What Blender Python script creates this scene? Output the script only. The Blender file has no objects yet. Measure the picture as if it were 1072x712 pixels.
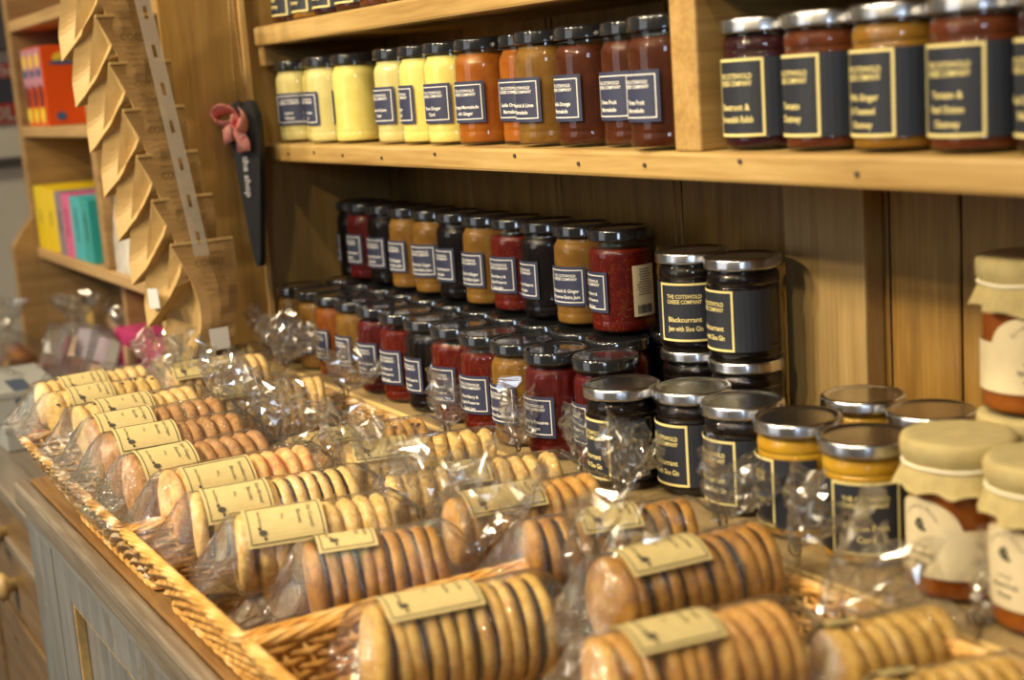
import bpy, bmesh, math, random
from mathutils import Vector, Matrix, noise as mnoise

# ------------------------------------------------------------------ camera, world, light, exposure
SC = bpy.context.scene
COL = SC.collection
H0 = 1.29                                   # eye height above the floor
PI = math.pi
R = math.radians

cd = bpy.data.cameras.new('camera'); cam = bpy.data.objects.new('camera', cd); COL.objects.link(cam)
cd.sensor_width = 36.0; cd.lens = 50.0; cd.clip_start = 0.02
_r = Vector((0.49611, 0.86543, -0.07006)); _f = Vector((-0.8590, 0.47799, -0.18300))
_f.normalize(); _r = (_r - _f * _r.dot(_f)).normalized(); _u = _r.cross(_f)
cam.matrix_world = Matrix(((_r.x, _u.x, -_f.x, 0), (_r.y, _u.y, -_f.y, 0), (_r.z, _u.z, -_f.z, H0), (0, 0, 0, 1)))
cd.dof.use_dof = True; cd.dof.focus_distance = 1.22; cd.dof.aperture_fstop = 5.2
SC.camera = cam

SC.view_settings.view_transform = 'Standard'; SC.view_settings.look = 'None'
SC.view_settings.exposure = -0.12; SC.view_settings.gamma = 1.0; SC.view_settings.use_curve_mapping = False
SC.cycles.transparent_max_bounces = 40; SC.cycles.max_bounces = 8
SC.cycles.sample_clamp_indirect = 4.0
SC.cycles.caustics_reflective = False; SC.cycles.caustics_refractive = False

wd = bpy.data.worlds.new('world'); SC.world = wd; wd.use_nodes = True
wd.node_tree.nodes['Background'].inputs[0].default_value = (0.56, 0.50, 0.42, 1)
wd.node_tree.nodes['Background'].inputs[1].default_value = 0.16

def lamp(name, kind, loc, energy, color, size=0.05, target=None, **kw):
    l = bpy.data.lights.new(name, kind); l.energy = energy; l.color = color
    if kind == 'AREA': l.size = size
    else: l.shadow_soft_size = size
    for k, v in kw.items(): setattr(l, k, v)
    o = bpy.data.objects.new(name, l); COL.objects.link(o); o.location = loc
    if target is not None:
        o.rotation_euler = (Vector(target) - Vector(loc)).to_track_quat('-Z', 'Y').to_euler()
    return o
WARM = (1.0, 0.81, 0.52)
for i, (x, y, z, e) in enumerate([(-1.75, -0.85, 2.35, 20), (-1.15, -1.05, 2.30, 27), (-0.50, -1.15, 2.30, 21), (0.15, -1.00, 2.35, 15), (-2.5, -0.75, 2.35, 9)]):
    lamp('ceiling_or_fill_spot', 'SPOT', (x, y, z), e * 3.2, WARM, 0.045, (x * 0.92 - 0.05, 0.5, 1.0), spot_size=R(75), spot_blend=0.6)
lamp('ceiling_or_fill_spot', 'SPOT', (-0.95, -1.15, 2.15), 75, WARM, 0.035, (-1.66, 0.62, 1.1), spot_size=R(60), spot_blend=0.7)  # extra spot, added to brighten the side panel
lamp('ceiling_or_fill_spot', 'SPOT', (-2.35, -0.45, 2.4), 40, WARM, 0.035, (-3.0, 0.45, 1.2), spot_size=R(70), spot_blend=0.8)  # added fill lamp that lifts the grey end wall
for x, y in ((-1.45, -0.15), (-0.85, -0.20), (-0.25, -0.15)):
    lamp('ceiling_or_fill_spot', 'SPOT', (x, y, 2.55), 34, WARM, 0.03, (x - 0.03, 0.45, 0.95), spot_size=R(70), spot_blend=0.6)  # overhead spots added for more glints on the cellophane
# daylight of the shop window behind the photographer
lamp('window_daylight', 'AREA', (1.6, -1.3, 1.75), 9, (0.66, 0.80, 1.0), 0.45, (-0.9, 0.4, 0.95))
lamp('shop_daylight', 'AREA', (-1.6, -2.4, 1.6), 10, (0.90, 0.94, 1.0), 1.4, (-1.2, 0.4, 0.9))

# ------------------------------------------------------------------ node materials
def new_mat(name):
    m = bpy.data.materials.new(name); m.use_nodes = True
    nt = m.node_tree; nt.nodes.clear()
    out = nt.nodes.new('ShaderNodeOutputMaterial')
    return m, nt, out
def N(nt, t, **kw):
    n = nt.nodes.new(t)
    for k, v in kw.items():
        if k.startswith('i_'):
            key = k[2:].replace('_', ' ')
            n.inputs[int(key) if key.isdigit() else key].default_value = v
        else: setattr(n, k, v)
    return n
def L(nt, a, b): nt.links.new(a, b)
def ramp(nt, fac, stops):
    r = nt.nodes.new('ShaderNodeValToRGB'); e = r.color_ramp.elements
    while len(e) < len(stops): e.new(0.5)
    for k, (p, c) in enumerate(stops):
        e[k].position = p; e[k].color = (*c, 1) if len(c) == 3 else c
    L(nt, fac, r.inputs[0]); return r
def coords(nt, scale=(1, 1, 1), rot=(0, 0, 0), kind='Object'):
    tc = N(nt, 'ShaderNodeTexCoord'); mp = N(nt, 'ShaderNodeMapping')
    mp.inputs['Scale'].default_value = scale; mp.inputs['Rotation'].default_value = rot
    L(nt, tc.outputs[kind], mp.inputs[0]); return mp.outputs[0]

def plain(name, c, rough=0.5, metal=0.0, coat=0.0, coat_rough=0.1, noise=0.0, nscale=40, bump=0.0, bscale=80, sss=0.0, trans=0.0, spec=0.5):
    m, nt, out = new_mat(name)
    b = N(nt, 'ShaderNodeBsdfPrincipled')
    b.inputs['Base Color'].default_value = (*c, 1); b.inputs['Roughness'].default_value = rough
    b.inputs['Metallic'].default_value = metal; b.inputs['Coat Weight'].default_value = coat
    b.inputs['Coat Roughness'].default_value = coat_rough; b.inputs['Specular IOR Level'].default_value = spec
    if sss:
        b.inputs['Subsurface Weight'].default_value = sss; b.inputs['Subsurface Radius'].default_value = (0.012, 0.006, 0.003)
        b.inputs['Subsurface Scale'].default_value = 1.0
    if noise:
        v = coords(nt); n = N(nt, 'ShaderNodeTexNoise', i_Scale=nscale, i_Detail=4.0); L(nt, v, n.inputs['Vector'])
        r = ramp(nt, n.outputs[0], [(0.3, tuple(x * (1 - noise) for x in c)), (0.7, tuple(min(1, x * (1 + noise)) for x in c))])
        L(nt, r.outputs[0], b.inputs['Base Color'])
    if bump:
        v = coords(nt); n = N(nt, 'ShaderNodeTexNoise', i_Scale=bscale, i_Detail=3.0); L(nt, v, n.inputs['Vector'])
        bp = N(nt, 'ShaderNodeBump', i_Strength=bump, i_Distance=0.002); L(nt, n.outputs[0], bp.inputs['Height']); L(nt, bp.outputs[0], b.inputs['Normal'])
    L(nt, b.outputs[0], out.inputs[0]); return m

def wood(name, dark, mid, light, axis='x', rough=0.5, coat=0.0, grain=60, knots=True, bump=0.15, wear=None):
    m, nt, out = new_mat(name)
    s = {'x': (1.2, 14, 14), 'y': (14, 1.2, 14), 'z': (14, 14, 1.2)}[axis]
    v = coords(nt, s)
    n1 = N(nt, 'ShaderNodeTexNoise', i_Scale=3.0, i_Detail=6.0, i_Roughness=0.6, i_Distortion=0.6); L(nt, v, n1.inputs['Vector'])
    s2 = {'x': (3, grain, grain), 'y': (grain, 3, grain), 'z': (grain, grain, 3)}[axis]
    n2 = N(nt, 'ShaderNodeTexNoise', i_Scale=4.0, i_Detail=4.0); L(nt, coords(nt, s2), n2.inputs['Vector'])
    mx = N(nt, 'ShaderNodeMix', data_type='FLOAT'); mx.inputs[0].default_value = 0.35
    L(nt, n1.outputs[0], mx.inputs[2]); L(nt, n2.outputs[0], mx.inputs[3])
    r = ramp(nt, mx.outputs[0], [(0.32, dark), (0.5, mid), (0.68, light)])
    col = r.outputs[0]
    if knots:
        s3 = {'x': (4, 10, 10), 'y': (10, 4, 10), 'z': (10, 10, 4)}[axis]
        vo = N(nt, 'ShaderNodeTexVoronoi', i_Scale=1.1, i_Randomness=1.0); L(nt, coords(nt, s3), vo.inputs['Vector'])
        kr = ramp(nt, vo.outputs['Distance'], [(0.035, (1, 1, 1)), (0.10, (0, 0, 0))])
        mk = N(nt, 'ShaderNodeMix', data_type='RGBA'); L(nt, kr.outputs[0], mk.inputs[0]); L(nt, col, mk.inputs[6]); mk.inputs[7].default_value = (*[x * 0.45 for x in dark], 1)
        col = mk.outputs[2]
    if wear:
        nw = N(nt, 'ShaderNodeTexNoise', i_Scale=9.0, i_Detail=8.0, i_Roughness=0.7); L(nt, coords(nt), nw.inputs['Vector'])
        wr = ramp(nt, nw.outputs[0], [(0.56, (0, 0, 0)), (0.64, (1, 1, 1))])
        mw = N(nt, 'ShaderNodeMix', data_type='RGBA'); L(nt, wr.outputs[0], mw.inputs[0]); L(nt, col, mw.inputs[6]); mw.inputs[7].default_value = (*wear, 1)
        col = mw.outputs[2]
    b = N(nt, 'ShaderNodeBsdfPrincipled'); L(nt, col, b.inputs['Base Color']); b.inputs['Roughness'].default_value = rough
    b.inputs['Coat Weight'].default_value = coat; b.inputs['Coat Roughness'].default_value = 0.28
    bp = N(nt, 'ShaderNodeBump', i_Strength=bump, i_Distance=0.002); L(nt, n2.outputs[0], bp.inputs['Height']); L(nt, bp.outputs[0], b.inputs['Normal'])
    L(nt, b.outputs[0], out.inputs[0]); return m

def clear(name, ior=1.45, rough=0.04, haze=0.0, bump=0.0, bscale=60, tint=(1, 1, 1), boost=1.0, edge=0.6):
    m, nt, out = new_mat(name)
    tr = N(nt, 'ShaderNodeBsdfTransparent'); tr.inputs[0].default_value = (*tint, 1)
    gl = N(nt, 'ShaderNodeBsdfGlossy'); gl.inputs['Roughness'].default_value = rough
    lw = N(nt, 'ShaderNodeLayerWeight', i_Blend=0.5)
    pw = N(nt, 'ShaderNodeMath', operation='POWER'); L(nt, lw.outputs['Facing'], pw.inputs[0]); pw.inputs[1].default_value = 4.0
    fr = N(nt, 'ShaderNodeMath', operation='MULTIPLY_ADD'); L(nt, pw.outputs[0], fr.inputs[0]); fr.inputs[1].default_value = edge; fr.inputs[2].default_value = 0.045
    base = tr
    if haze:
        df = N(nt, 'ShaderNodeBsdfDiffuse'); df.inputs[0].default_value = (0.85, 0.85, 0.82, 1)
        tl = N(nt, 'ShaderNodeBsdfTranslucent'); tl.inputs[0].default_value = (0.85, 0.85, 0.82, 1)
        dd = N(nt, 'ShaderNodeMixShader'); dd.inputs[0].default_value = 0.5; L(nt, df.outputs[0], dd.inputs[1]); L(nt, tl.outputs[0], dd.inputs[2])
        hm = N(nt, 'ShaderNodeMixShader'); hm.inputs[0].default_value = haze; L(nt, tr.outputs[0], hm.inputs[1]); L(nt, dd.outputs[0], hm.inputs[2]); base = hm
    ml = N(nt, 'ShaderNodeMath', operation='MULTIPLY', use_clamp=True); ml.inputs[1].default_value = boost; L(nt, fr.outputs[0], ml.inputs[0])
    mx = N(nt, 'ShaderNodeMixShader'); L(nt, ml.outputs[0], mx.inputs[0]); L(nt, base.outputs[0], mx.inputs[1]); L(nt, gl.outputs[0], mx.inputs[2])
    if bump:
        v = coords(nt)
        n = N(nt, 'ShaderNodeTexNoise', i_Scale=bscale, i_Detail=3.0, i_Distortion=1.5); L(nt, v, n.inputs['Vector'])
        bp = N(nt, 'ShaderNodeBump', i_Strength=bump, i_Distance=0.004); L(nt, n.outputs[0], bp.inputs['Height'])
        L(nt, bp.outputs[0], gl.inputs['Normal'])
    L(nt, mx.outputs[0], out.inputs[0]); return m

def jam_mat(name, c, c2, seed=False, sss=0.25):
    m, nt, out = new_mat(name)
    v = coords(nt)
    n = N(nt, 'ShaderNodeTexNoise', i_Scale=70 if not seed else 130, i_Detail=4.0); L(nt, v, n.inputs['Vector'])
    st = [(0.35, c), (0.65, c2)]
    r = ramp(nt, n.outputs[0], st); col = r.outputs[0]
    if seed:
        vo = N(nt, 'ShaderNodeTexVoronoi', i_Scale=520.0); L(nt, v, vo.inputs['Vector'])
        kr = ramp(nt, vo.outputs['Distance'], [(0.09, (1, 1, 1)), (0.17, (0, 0, 0))])
        mk = N(nt, 'ShaderNodeMix', data_type='RGBA'); L(nt, kr.outputs[0], mk.inputs[0]); L(nt, col, mk.inputs[6]); mk.inputs[7].default_value = (0.75, 0.27, 0.03, 1); col = mk.outputs[2]
    b = N(nt, 'ShaderNodeBsdfPrincipled'); L(nt, col, b.inputs['Base Color']); b.inputs['Roughness'].default_value = 0.45; b.inputs['Specular IOR Level'].default_value = 0.12
    b.inputs['Subsurface Weight'].default_value = sss; b.inputs['Subsurface Radius'].default_value = (0.010, 0.006, 0.003); b.inputs['Subsurface Scale'].default_value = 1.0
    L(nt, b.outputs[0], out.inputs[0]); return m

M = {}
M['shelf_x'] = wood('honey_pine_along', (0.30, 0.175, 0.055), (0.44, 0.285, 0.10), (0.56, 0.395, 0.165), 'x', 0.45, 0.15)
M['shelf_y'] = wood('honey_pine_deep', (0.28, 0.16, 0.05), (0.42, 0.26, 0.085), (0.54, 0.35, 0.13), 'y', 0.5, 0.1)
M['panel'] = wood('golden_board', (0.26, 0.145, 0.040), (0.37, 0.22, 0.065), (0.45, 0.28, 0.088), 'z', 0.42, 0.2, grain=90, knots=False)
M['panel_light'] = wood('pale_board_edge', (0.52, 0.31, 0.10), (0.66, 0.43, 0.16), (0.76, 0.53, 0.22), 'z', 0.5, 0.1, knots=False)
M['plank'] = wood('varnished_planks', (0.19, 0.095, 0.018), (0.33, 0.180, 0.038), (0.47, 0.275, 0.066), 'z', 0.38, 0.35, grain=70)
M['brace'] = wood('pale_brace', (0.33, 0.205, 0.07), (0.44, 0.29, 0.11), (0.53, 0.37, 0.155), 'z', 0.5, 0.1, knots=False)
M['ledge'] = wood('worn_ledge', (0.22, 0.15, 0.07), (0.34, 0.24, 0.11), (0.46, 0.34, 0.17), 'x', 0.4, 0.2)
M['ledge_face'] = wood('pale_ledge_front', (0.58, 0.38, 0.14), (0.70, 0.50, 0.20), (0.80, 0.60, 0.28), 'x', 0.5, 0.1)
M['unit'] = wood('brown_unit', (0.25, 0.145, 0.06), (0.36, 0.22, 0.09), (0.45, 0.28, 0.12), 'y', 0.5, 0.1)
M['unit_x'] = wood('brown_unit_shelf', (0.36, 0.22, 0.09), (0.50, 0.32, 0.14), (0.60, 0.40, 0.19), 'x', 0.5, 0.1)
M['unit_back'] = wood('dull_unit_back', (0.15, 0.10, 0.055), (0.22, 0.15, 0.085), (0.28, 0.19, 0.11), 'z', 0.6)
M['top'] = wood('worktop_brown', (0.14, 0.075, 0.03), (0.24, 0.13, 0.05), (0.36, 0.21, 0.085), 'x', 0.3, 0.4)
M['paint'] = wood('worn_grey_paint', (0.13, 0.135, 0.145), (0.20, 0.205, 0.215), (0.27, 0.27, 0.265), 'z', 0.34, 0.25, knots=False, wear=(0.17, 0.15, 0.12))
M['paint_x'] = wood('worn_grey_paint_rail', (0.14, 0.145, 0.155), (0.21, 0.215, 0.22), (0.29, 0.29, 0.28), 'x', 0.38, 0.25, knots=False, wear=(0.20, 0.17, 0.12))
M['edge'] = wood('grey_brown_edge', (0.10, 0.08, 0.06), (0.19, 0.155, 0.12), (0.30, 0.26, 0.21), 'x', 0.3, 0.4, knots=False)
M['bead'] = plain('gilt_bead', (0.42, 0.29, 0.12), 0.45, noise=0.3)
M['dresser'] = wood('dark_dresser', (0.12, 0.075, 0.035), (0.21, 0.13, 0.06), (0.30, 0.19, 0.09), 'x', 0.35, 0.3)
M['wall'] = plain('grey_wall', (0.72, 0.72, 0.64), 0.85, noise=0.05, nscale=3)
M['floor'] = wood('floor_boards', (0.10, 0.07, 0.045), (0.15, 0.10, 0.06), (0.2, 0.14, 0.09), 'x', 0.5)
M['glass'] = clear('jar_glass', 1.5, 0.03, boost=1.0, edge=0.42)
M['black_lid'] = plain('black_lacquer_lid', (0.012, 0.013, 0.016), 0.13, coat=1.0, coat_rough=0.06)
M['silver_lid'] = plain('silver_lid', (0.56, 0.56, 0.57), 0.24, metal=1.0, bump=0.10, bscale=60)
M['navy'] = plain('navy_label', (0.030, 0.037, 0.090), 0.55)
M['charcoal'] = plain('charcoal_label', (0.018, 0.023, 0.038), 0.5)
M['white_ink'] = plain('white_ink', (0.80, 0.81, 0.80), 0.6)
M['cream_ink'] = plain('cream_ink', (0.80, 0.69, 0.30), 0.6)
M['dark_ink'] = plain('dark_ink', (0.06, 0.055, 0.04), 0.7)
M['brown_ink'] = plain('brown_ink', (0.20, 0.15, 0.08), 0.7)
M['cream_paper'] = plain('cream_paper', (0.72, 0.62, 0.40), 0.7, noise=0.04, nscale=120)
M['kraft_label'] = plain('tan_label', (0.56, 0.46, 0.22), 0.65, noise=0.05, nscale=150)
M['white_paper'] = plain('white_paper', (0.72, 0.72, 0.68), 0.7)
M['film'] = clear('cellophane', 1.5, 0.07, haze=0.012, bump=1.0, bscale=120, boost=3.4, edge=0.30)
M['tuft'] = clear('crumpled_cellophane', 1.55, 0.15, haze=0.04, boost=5.0, edge=0.25)
JAM = {
 'yellow': jam_mat('lemon_curd', (0.72, 0.62, 0.16), (0.78, 0.69, 0.22), sss=0.2),
 'paleyellow': jam_mat('lemon_cheese', (0.60, 0.53, 0.20), (0.66, 0.59, 0.26), sss=0.2),
 'amber': jam_mat('ginger_jam', (0.155, 0.075, 0.012), (0.215, 0.112, 0.020)),
 'orange': jam_mat('orange_marmalade', (0.2673, 0.0729, 0.0059), (0.3305, 0.1118, 0.0097)),
 'honey': jam_mat('honey_amber', (0.2400, 0.0600, 0.0060), (0.3000, 0.0900, 0.0096)),
 'darkorange': jam_mat('dark_orange_jam', (0.1714, 0.0454, 0.0060), (0.2218, 0.0706, 0.0101)),
 'brown': jam_mat('brown_marmalade', (0.0480, 0.0105, 0.0024), (0.0750, 0.0180, 0.0036)),
 'red': jam_mat('red_berry', (0.0730, 0.0031, 0.0022), (0.1062, 0.0066, 0.0031), seed=True),
 'berry': jam_mat('dark_berry', (0.0525, 0.0028, 0.0035), (0.0875, 0.0049, 0.0049)),
 'black': jam_mat('blackcurrant', (0.0024, 0.0012, 0.0018), (0.0048, 0.0021, 0.0030), sss=0.0),
 'purple': jam_mat('beetroot', (0.0225, 0.0040, 0.0070), (0.0375, 0.0060, 0.0090), sss=0.0),
 'gold': jam_mat('fruit_gold', (0.5184, 0.2736, 0.0144), (0.5760, 0.3384, 0.0252)),
 'olive': jam_mat('olive_chutney', (0.2240, 0.1064, 0.0112), (0.2912, 0.1456, 0.0168)),
 'chutney': jam_mat('red_chutney', (0.0840, 0.0189, 0.0059), (0.1344, 0.0336, 0.0084)),
}

# ------------------------------------------------------------------ object helpers
def link(name, me, mat=None, parent=None, loc=None, rot=None):
    o = bpy.data.objects.new(name, me); COL.objects.link(o)
    if mat is not None and me is not None and len(me.materials) == 0: me.materials.append(mat)
    if parent is not None: o.parent = parent
    if loc is not None: o.location = loc
    if rot is not None: o.rotation_euler = rot
    return o
def thing(name, label, cat, loc=(0, 0, 0), rotz=0.0, group=None, rot=None):
    o = bpy.data.objects.new(name, None); COL.objects.link(o); o.empty_display_size = 0.02
    o.location = loc; o.rotation_euler = rot if rot else (0, 0, rotz)
    return tag(o, label, cat, group)
def tag(o, label, cat, group=None, kind=None):
    o['label'] = label; o['category'] = cat
    if group: o['group'] = group
    if kind: o['kind'] = kind
    return o
def struct(o, label, cat):
    o['kind'] = 'structure'; o['label'] = label; o['category'] = cat; return o
def mesh_from(bm, smooth=False, name='m'):
    me = bpy.data.meshes.new(name); bmesh.ops.recalc_face_normals(bm, faces=bm.faces[:]); bm.to_mesh(me); bm.free()
    if smooth: me.polygons.foreach_set('use_smooth', [True] * len(me.polygons))
    return me
def box(bm, x0, x1, y0, y1, z0, z1, bev=0.0, seg=2):
    vs = [bm.verts.new((x, y, z)) for x in (x0, x1) for y in (y0, y1) for z in (z0, z1)]
    fs = [bm.faces.new([vs[i] for i in q]) for q in ((0, 1, 3, 2), (4, 6, 7, 5), (0, 4, 5, 1), (2, 3, 7, 6), (0, 2, 6, 4), (1, 5, 7, 3))]
    if bev:
        es = list({e for f in fs for e in f.edges})
        bmesh.ops.bevel(bm, geom=es, offset=bev, segments=seg, affect='EDGES', profile=0.5)
def bx(x0, x1, y0, y1, z0, z1, bev=0.0):
    bm = bmesh.new(); box(bm, x0, x1, y0, y1, z0, z1, bev); return mesh_from(bm)
def lathe(prof, seg=40, flute=None, smooth=True):
    """profile of (radius, z), closed at both ends on the axis; flute(angle, z) scales the radius"""
    bm = bmesh.new(); rings = []
    for r, z in prof:
        if r < 1e-6: rings.append([bm.verts.new((0, 0, z))]); continue
        ring = []
        for k in range(seg):
            a = 2 * PI * k / seg; rr = r * (flute(a, z) if flute else 1.0)
            ring.append(bm.verts.new((rr * math.cos(a), rr * math.sin(a), z)))
        rings.append(ring)
    for a, b in zip(rings, rings[1:]):
        for k in range(seg):
            k2 = (k + 1) % seg
            if len(a) == 1 and len(b) == 1: break
            if len(a) == 1: bm.faces.new((a[0], b[k], b[k2]))
            elif len(b) == 1: bm.faces.new((a[k], b[0], a[k2]))
            else: bm.faces.new((a[k], b[k], b[k2], a[k2]))
    me = mesh_from(bm)
    if smooth:
        me.polygons.foreach_set('use_smooth', [True] * len(me.polygons))
    return me
def tube(bm, pts, r, seg=6, closed=False, r_end=None):
    pts = [Vector(p) for p in pts]; rings = []; n = len(pts)
    up = Vector((0, 0, 1))
    for i, p in enumerate(pts):
        a = pts[i - 1] if i or closed else p; b = pts[(i + 1) % n] if (i < n - 1 or closed) else p
        t = (b - a); t = t.normalized() if t.length > 1e-9 else Vector((0, 0, 1))
        u = t.cross(up); u = u if u.length > 1e-3 else t.cross(Vector((1, 0, 0))); u.normalize(); v = t.cross(u)
        rr = r if r_end is None else r + (r_end - r) * i / (n - 1)
        rings.append([bm.verts.new(p + u * rr * math.cos(2 * PI * k / seg) + v * rr * math.sin(2 * PI * k / seg)) for k in range(seg)])
    m = n if closed else n - 1
    for i in range(m):
        a, b = rings[i], rings[(i + 1) % n]
        for k in range(seg): bm.faces.new((a[k], a[(k + 1) % seg], b[(k + 1) % seg], b[k]))
    if not closed:
        bm.faces.new(rings[0][::-1]); bm.faces.new(rings[-1])
def patch_bm(bm, r, a0, a1, z0, z1, th=0.00025, n=14, top=None):
    """a curved label wrapped on a cylinder about Z, between two angles; top(u) may shape its upper edge"""
    g = []
    for rr in (r, r + th):
        rows = []
        for i in range(n + 1):
            u = i / n; a = a0 + (a1 - a0) * u; zt = top(u) if top else z1
            rows.append([bm.verts.new((rr * math.cos(a), rr * math.sin(a), z)) for z in (z0, zt)])
        g.append(rows)
    for rows in g:
        for i in range(n): bm.faces.new((rows[i][0], rows[i + 1][0], rows[i + 1][1], rows[i][1]))
    I, O = g
    for i in range(n):
        for j in (0, 1): bm.faces.new((I[i][j], I[i + 1][j], O[i + 1][j], O[i][j]))
    for i in (0, n): bm.faces.new((I[i][0], I[i][1], O[i][1], O[i][0]))
def frame_bm(bm, r, a0, a1, z0, z1, w, th=0.0004):
    aw = w / r
    patch_bm(bm, r, a0, a1, z0, z0 + w, th); patch_bm(bm, r, a0, a1, z1 - w, z1, th)
    patch_bm(bm, r, a0, a0 + aw, z0 + w, z1 - w, th, 1); patch_bm(bm, r, a1 - aw, a1, z0 + w, z1 - w, th, 1)

TXT = {}
def text_geo(s, bold=0.0):
    """flat outline of a line of lettering: height 1 = capital height, centred on x"""
    key = (s, bold)
    if key not in TXT:
        c = bpy.data.curves.new('t', 'FONT'); c.body = s; c.resolution_u = 2; c.fill_mode = 'FRONT' if hasattr(c, 'fill_mode') else c.fill_mode
        c.offset = bold
        o = bpy.data.objects.new('t', c); COL.objects.link(o)
        dg = bpy.context.evaluated_depsgraph_get(); dg.update()
        me = bpy.data.meshes.new_from_object(o.evaluated_get(dg))
        vs = [v.co.copy() for v in me.vertices]; fs = [list(p.vertices) for p in me.polygons]
        bpy.data.objects.remove(o); bpy.data.curves.remove(c); bpy.data.meshes.remove(me)
        x0 = min(v.x for v in vs); x1 = max(v.x for v in vs)
        k = 1 / 0.69
        TXT[key] = ([((v.x - (x0 + x1) / 2) * k, v.y * k) for v in vs], fs, (x1 - x0) * k)
    return TXT[key]
def text_bm(bm, s, h, fn, bold=0.02, maxw=None, off=(0, 0), squeeze=1.0):
    vs, fs, w = text_geo(s, bold)
    kx = h * squeeze
    if maxw and w * kx > maxw: kx = maxw / w
    nv = [bm.verts.new(fn(x * kx + off[0], y * h + off[1])) for x, y in vs]
    for f in fs:
        try: bm.faces.new([nv[i] for i in f])
        except ValueError: pass
def lines_mesh(lines, fn, maxw):
    """lines: (text, cap height, v of the baseline)"""
    bm = bmesh.new()
    for s, h, v in lines: text_bm(bm, s, h, fn, 0.022, maxw, (0, v))
    me = bpy.data.meshes.new('print'); bm.to_mesh(me); bm.free(); return me

# ------------------------------------------------------------------ room
fl = struct(link('floor', bx(-3.1, 2.2, -3.0, 0.80, -0.03, 0.0), M['floor']), 'dark boarded shop floor', 'floor')
bm = bmesh.new()
edges = [-3.2, -3.04, -2.84, -2.64, -2.44, -2.24, -2.04, -1.84, -1.645, -1.443, -1.248, -1.043, -0.842, -0.785, -0.715, -0.58, -0.38, -0.18, 0.02, 0.22, 0.45, 0.7, 0.95, 1.2, 1.45, 1.7, 2.0, 2.25]
for a, b in zip(edges, edges[1:]):
    box(bm, a + 0.0012, b - 0.0012, 0.765, 0.785, 0.0, 2.6, 0.0012, 1)
    if b - a > 0.1:
        box(bm, b - 0.013, b - 0.009, 0.7635, 0.766, 0.0, 2.6, 0.0008, 1)
box(bm, -3.2, 2.25, 0.784, 0.81, 0, 2.6)
wb = struct(link('wall_back', mesh_from(bm), M['plank']), 'varnished brown tongue and groove plank wall behind the shelves', 'wall')
struct(link('wall_left', bx(-3.1, -3.0, -3.0, 0.80, 0, 2.6), M['wall']), 'plain grey wall at the far end', 'wall')

# ------------------------------------------------------------------ jam shelving fixed to the back wall
T = H0
su = thing('shelving_unit', 'honey pine wall shelving with side panel, divider and two long shelves of jars', 'shelves', (-1.65, 0.765, 0.0))
def part(name, me, mat, parent, **kw):
    o = link(name, me, mat, parent)
    o.matrix_parent_inverse = Matrix.Translation(-Vector(parent.location)) if parent.rotation_euler[2] == 0 else parent.matrix_basis.inverted()
    for k, v in kw.items(): o[k] = v
    return o
part('side_panel', bx(-1.685, -1.660, 0.487, 0.584, T - 0.4512, T + 0.75, 0.002), M['panel'], su)
part('side_panel', bx(-1.685, -1.662, 0.592, 0.764, T - 0.4512, T + 0.75, 0.001), M['panel'], su)
part('edge_batten', bx(-1.683, -1.656, 0.584, 0.592, T - 0.4512, T + 0.75, 0.001), M['panel_light'], su)
part('shelf', bx(-1.66, 0.30, 0.600, 0.764, T - 0.082, T - 0.0615, 0.003), M['shelf_x'], su)
part('shelf', bx(-1.66, 0.30, 0.600, 0.764, T + 0.054, T + 0.0765, 0.003), M['shelf_x'], su)
part('divider', bx(-0.824, -0.794, 0.601, 0.764, T - 0.0615, T + 0.054, 0.002), M['shelf_y'], su)
part('divider', bx(-0.824, -0.794, 0.601, 0.764, T + 0.0765, T + 0.60, 0.002), M['shelf_y'], su)
part('shelf_batten', bx(-1.66, -1.642, 0.604, 0.764, T + 0.030, T + 0.054, 0.002), M['shelf_y'], su)
part('wall_brace', bx(-0.881, -0.790, 0.745, 0.765, T - 0.325, T - 0.082, 0.002), M['brace'], su)
bm = bmesh.new()
for x in (-1.58, -1.50, -1.42, -1.32, -1.2, -1.05, -0.95, -0.86, -0.75, -0.64):
    bmesh.ops.create_cone(bm, cap_ends=True, segments=10, radius1=0.0016, radius2=0.0016, depth=0.002, matrix=Matrix.Translation((x, 0.5995, T - 0.071 + 0.004 * math.sin(x * 40))) @ Matrix.Rotation(PI / 2, 4, 'X'))
part('nail', mesh_from(bm), M['dark_ink'], su, label='dark nail heads')

lg = thing('ledge', 'long pale wooden ledge the lower jars stand on', 'ledge', (-1.66, 0.575, 0.90))
part('ledge_board', bx(-1.655, 0.30, 0.578, 0.764, T - 0.340, T - 0.326, 0.001), M['ledge'], lg)
part('front_lipping', bx(-1.655, 0.30, 0.574, 0.578, T - 0.3415, T - 0.3255, 0.0012), M['ledge_face'], lg)
for x in (-1.60, -1.1, -0.6, 0.1): part('ledge_support', bx(x, x + 0.03, 0.62, 0.74, 0.90, T - 0.340, 0.001), M['ledge'], lg)

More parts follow.
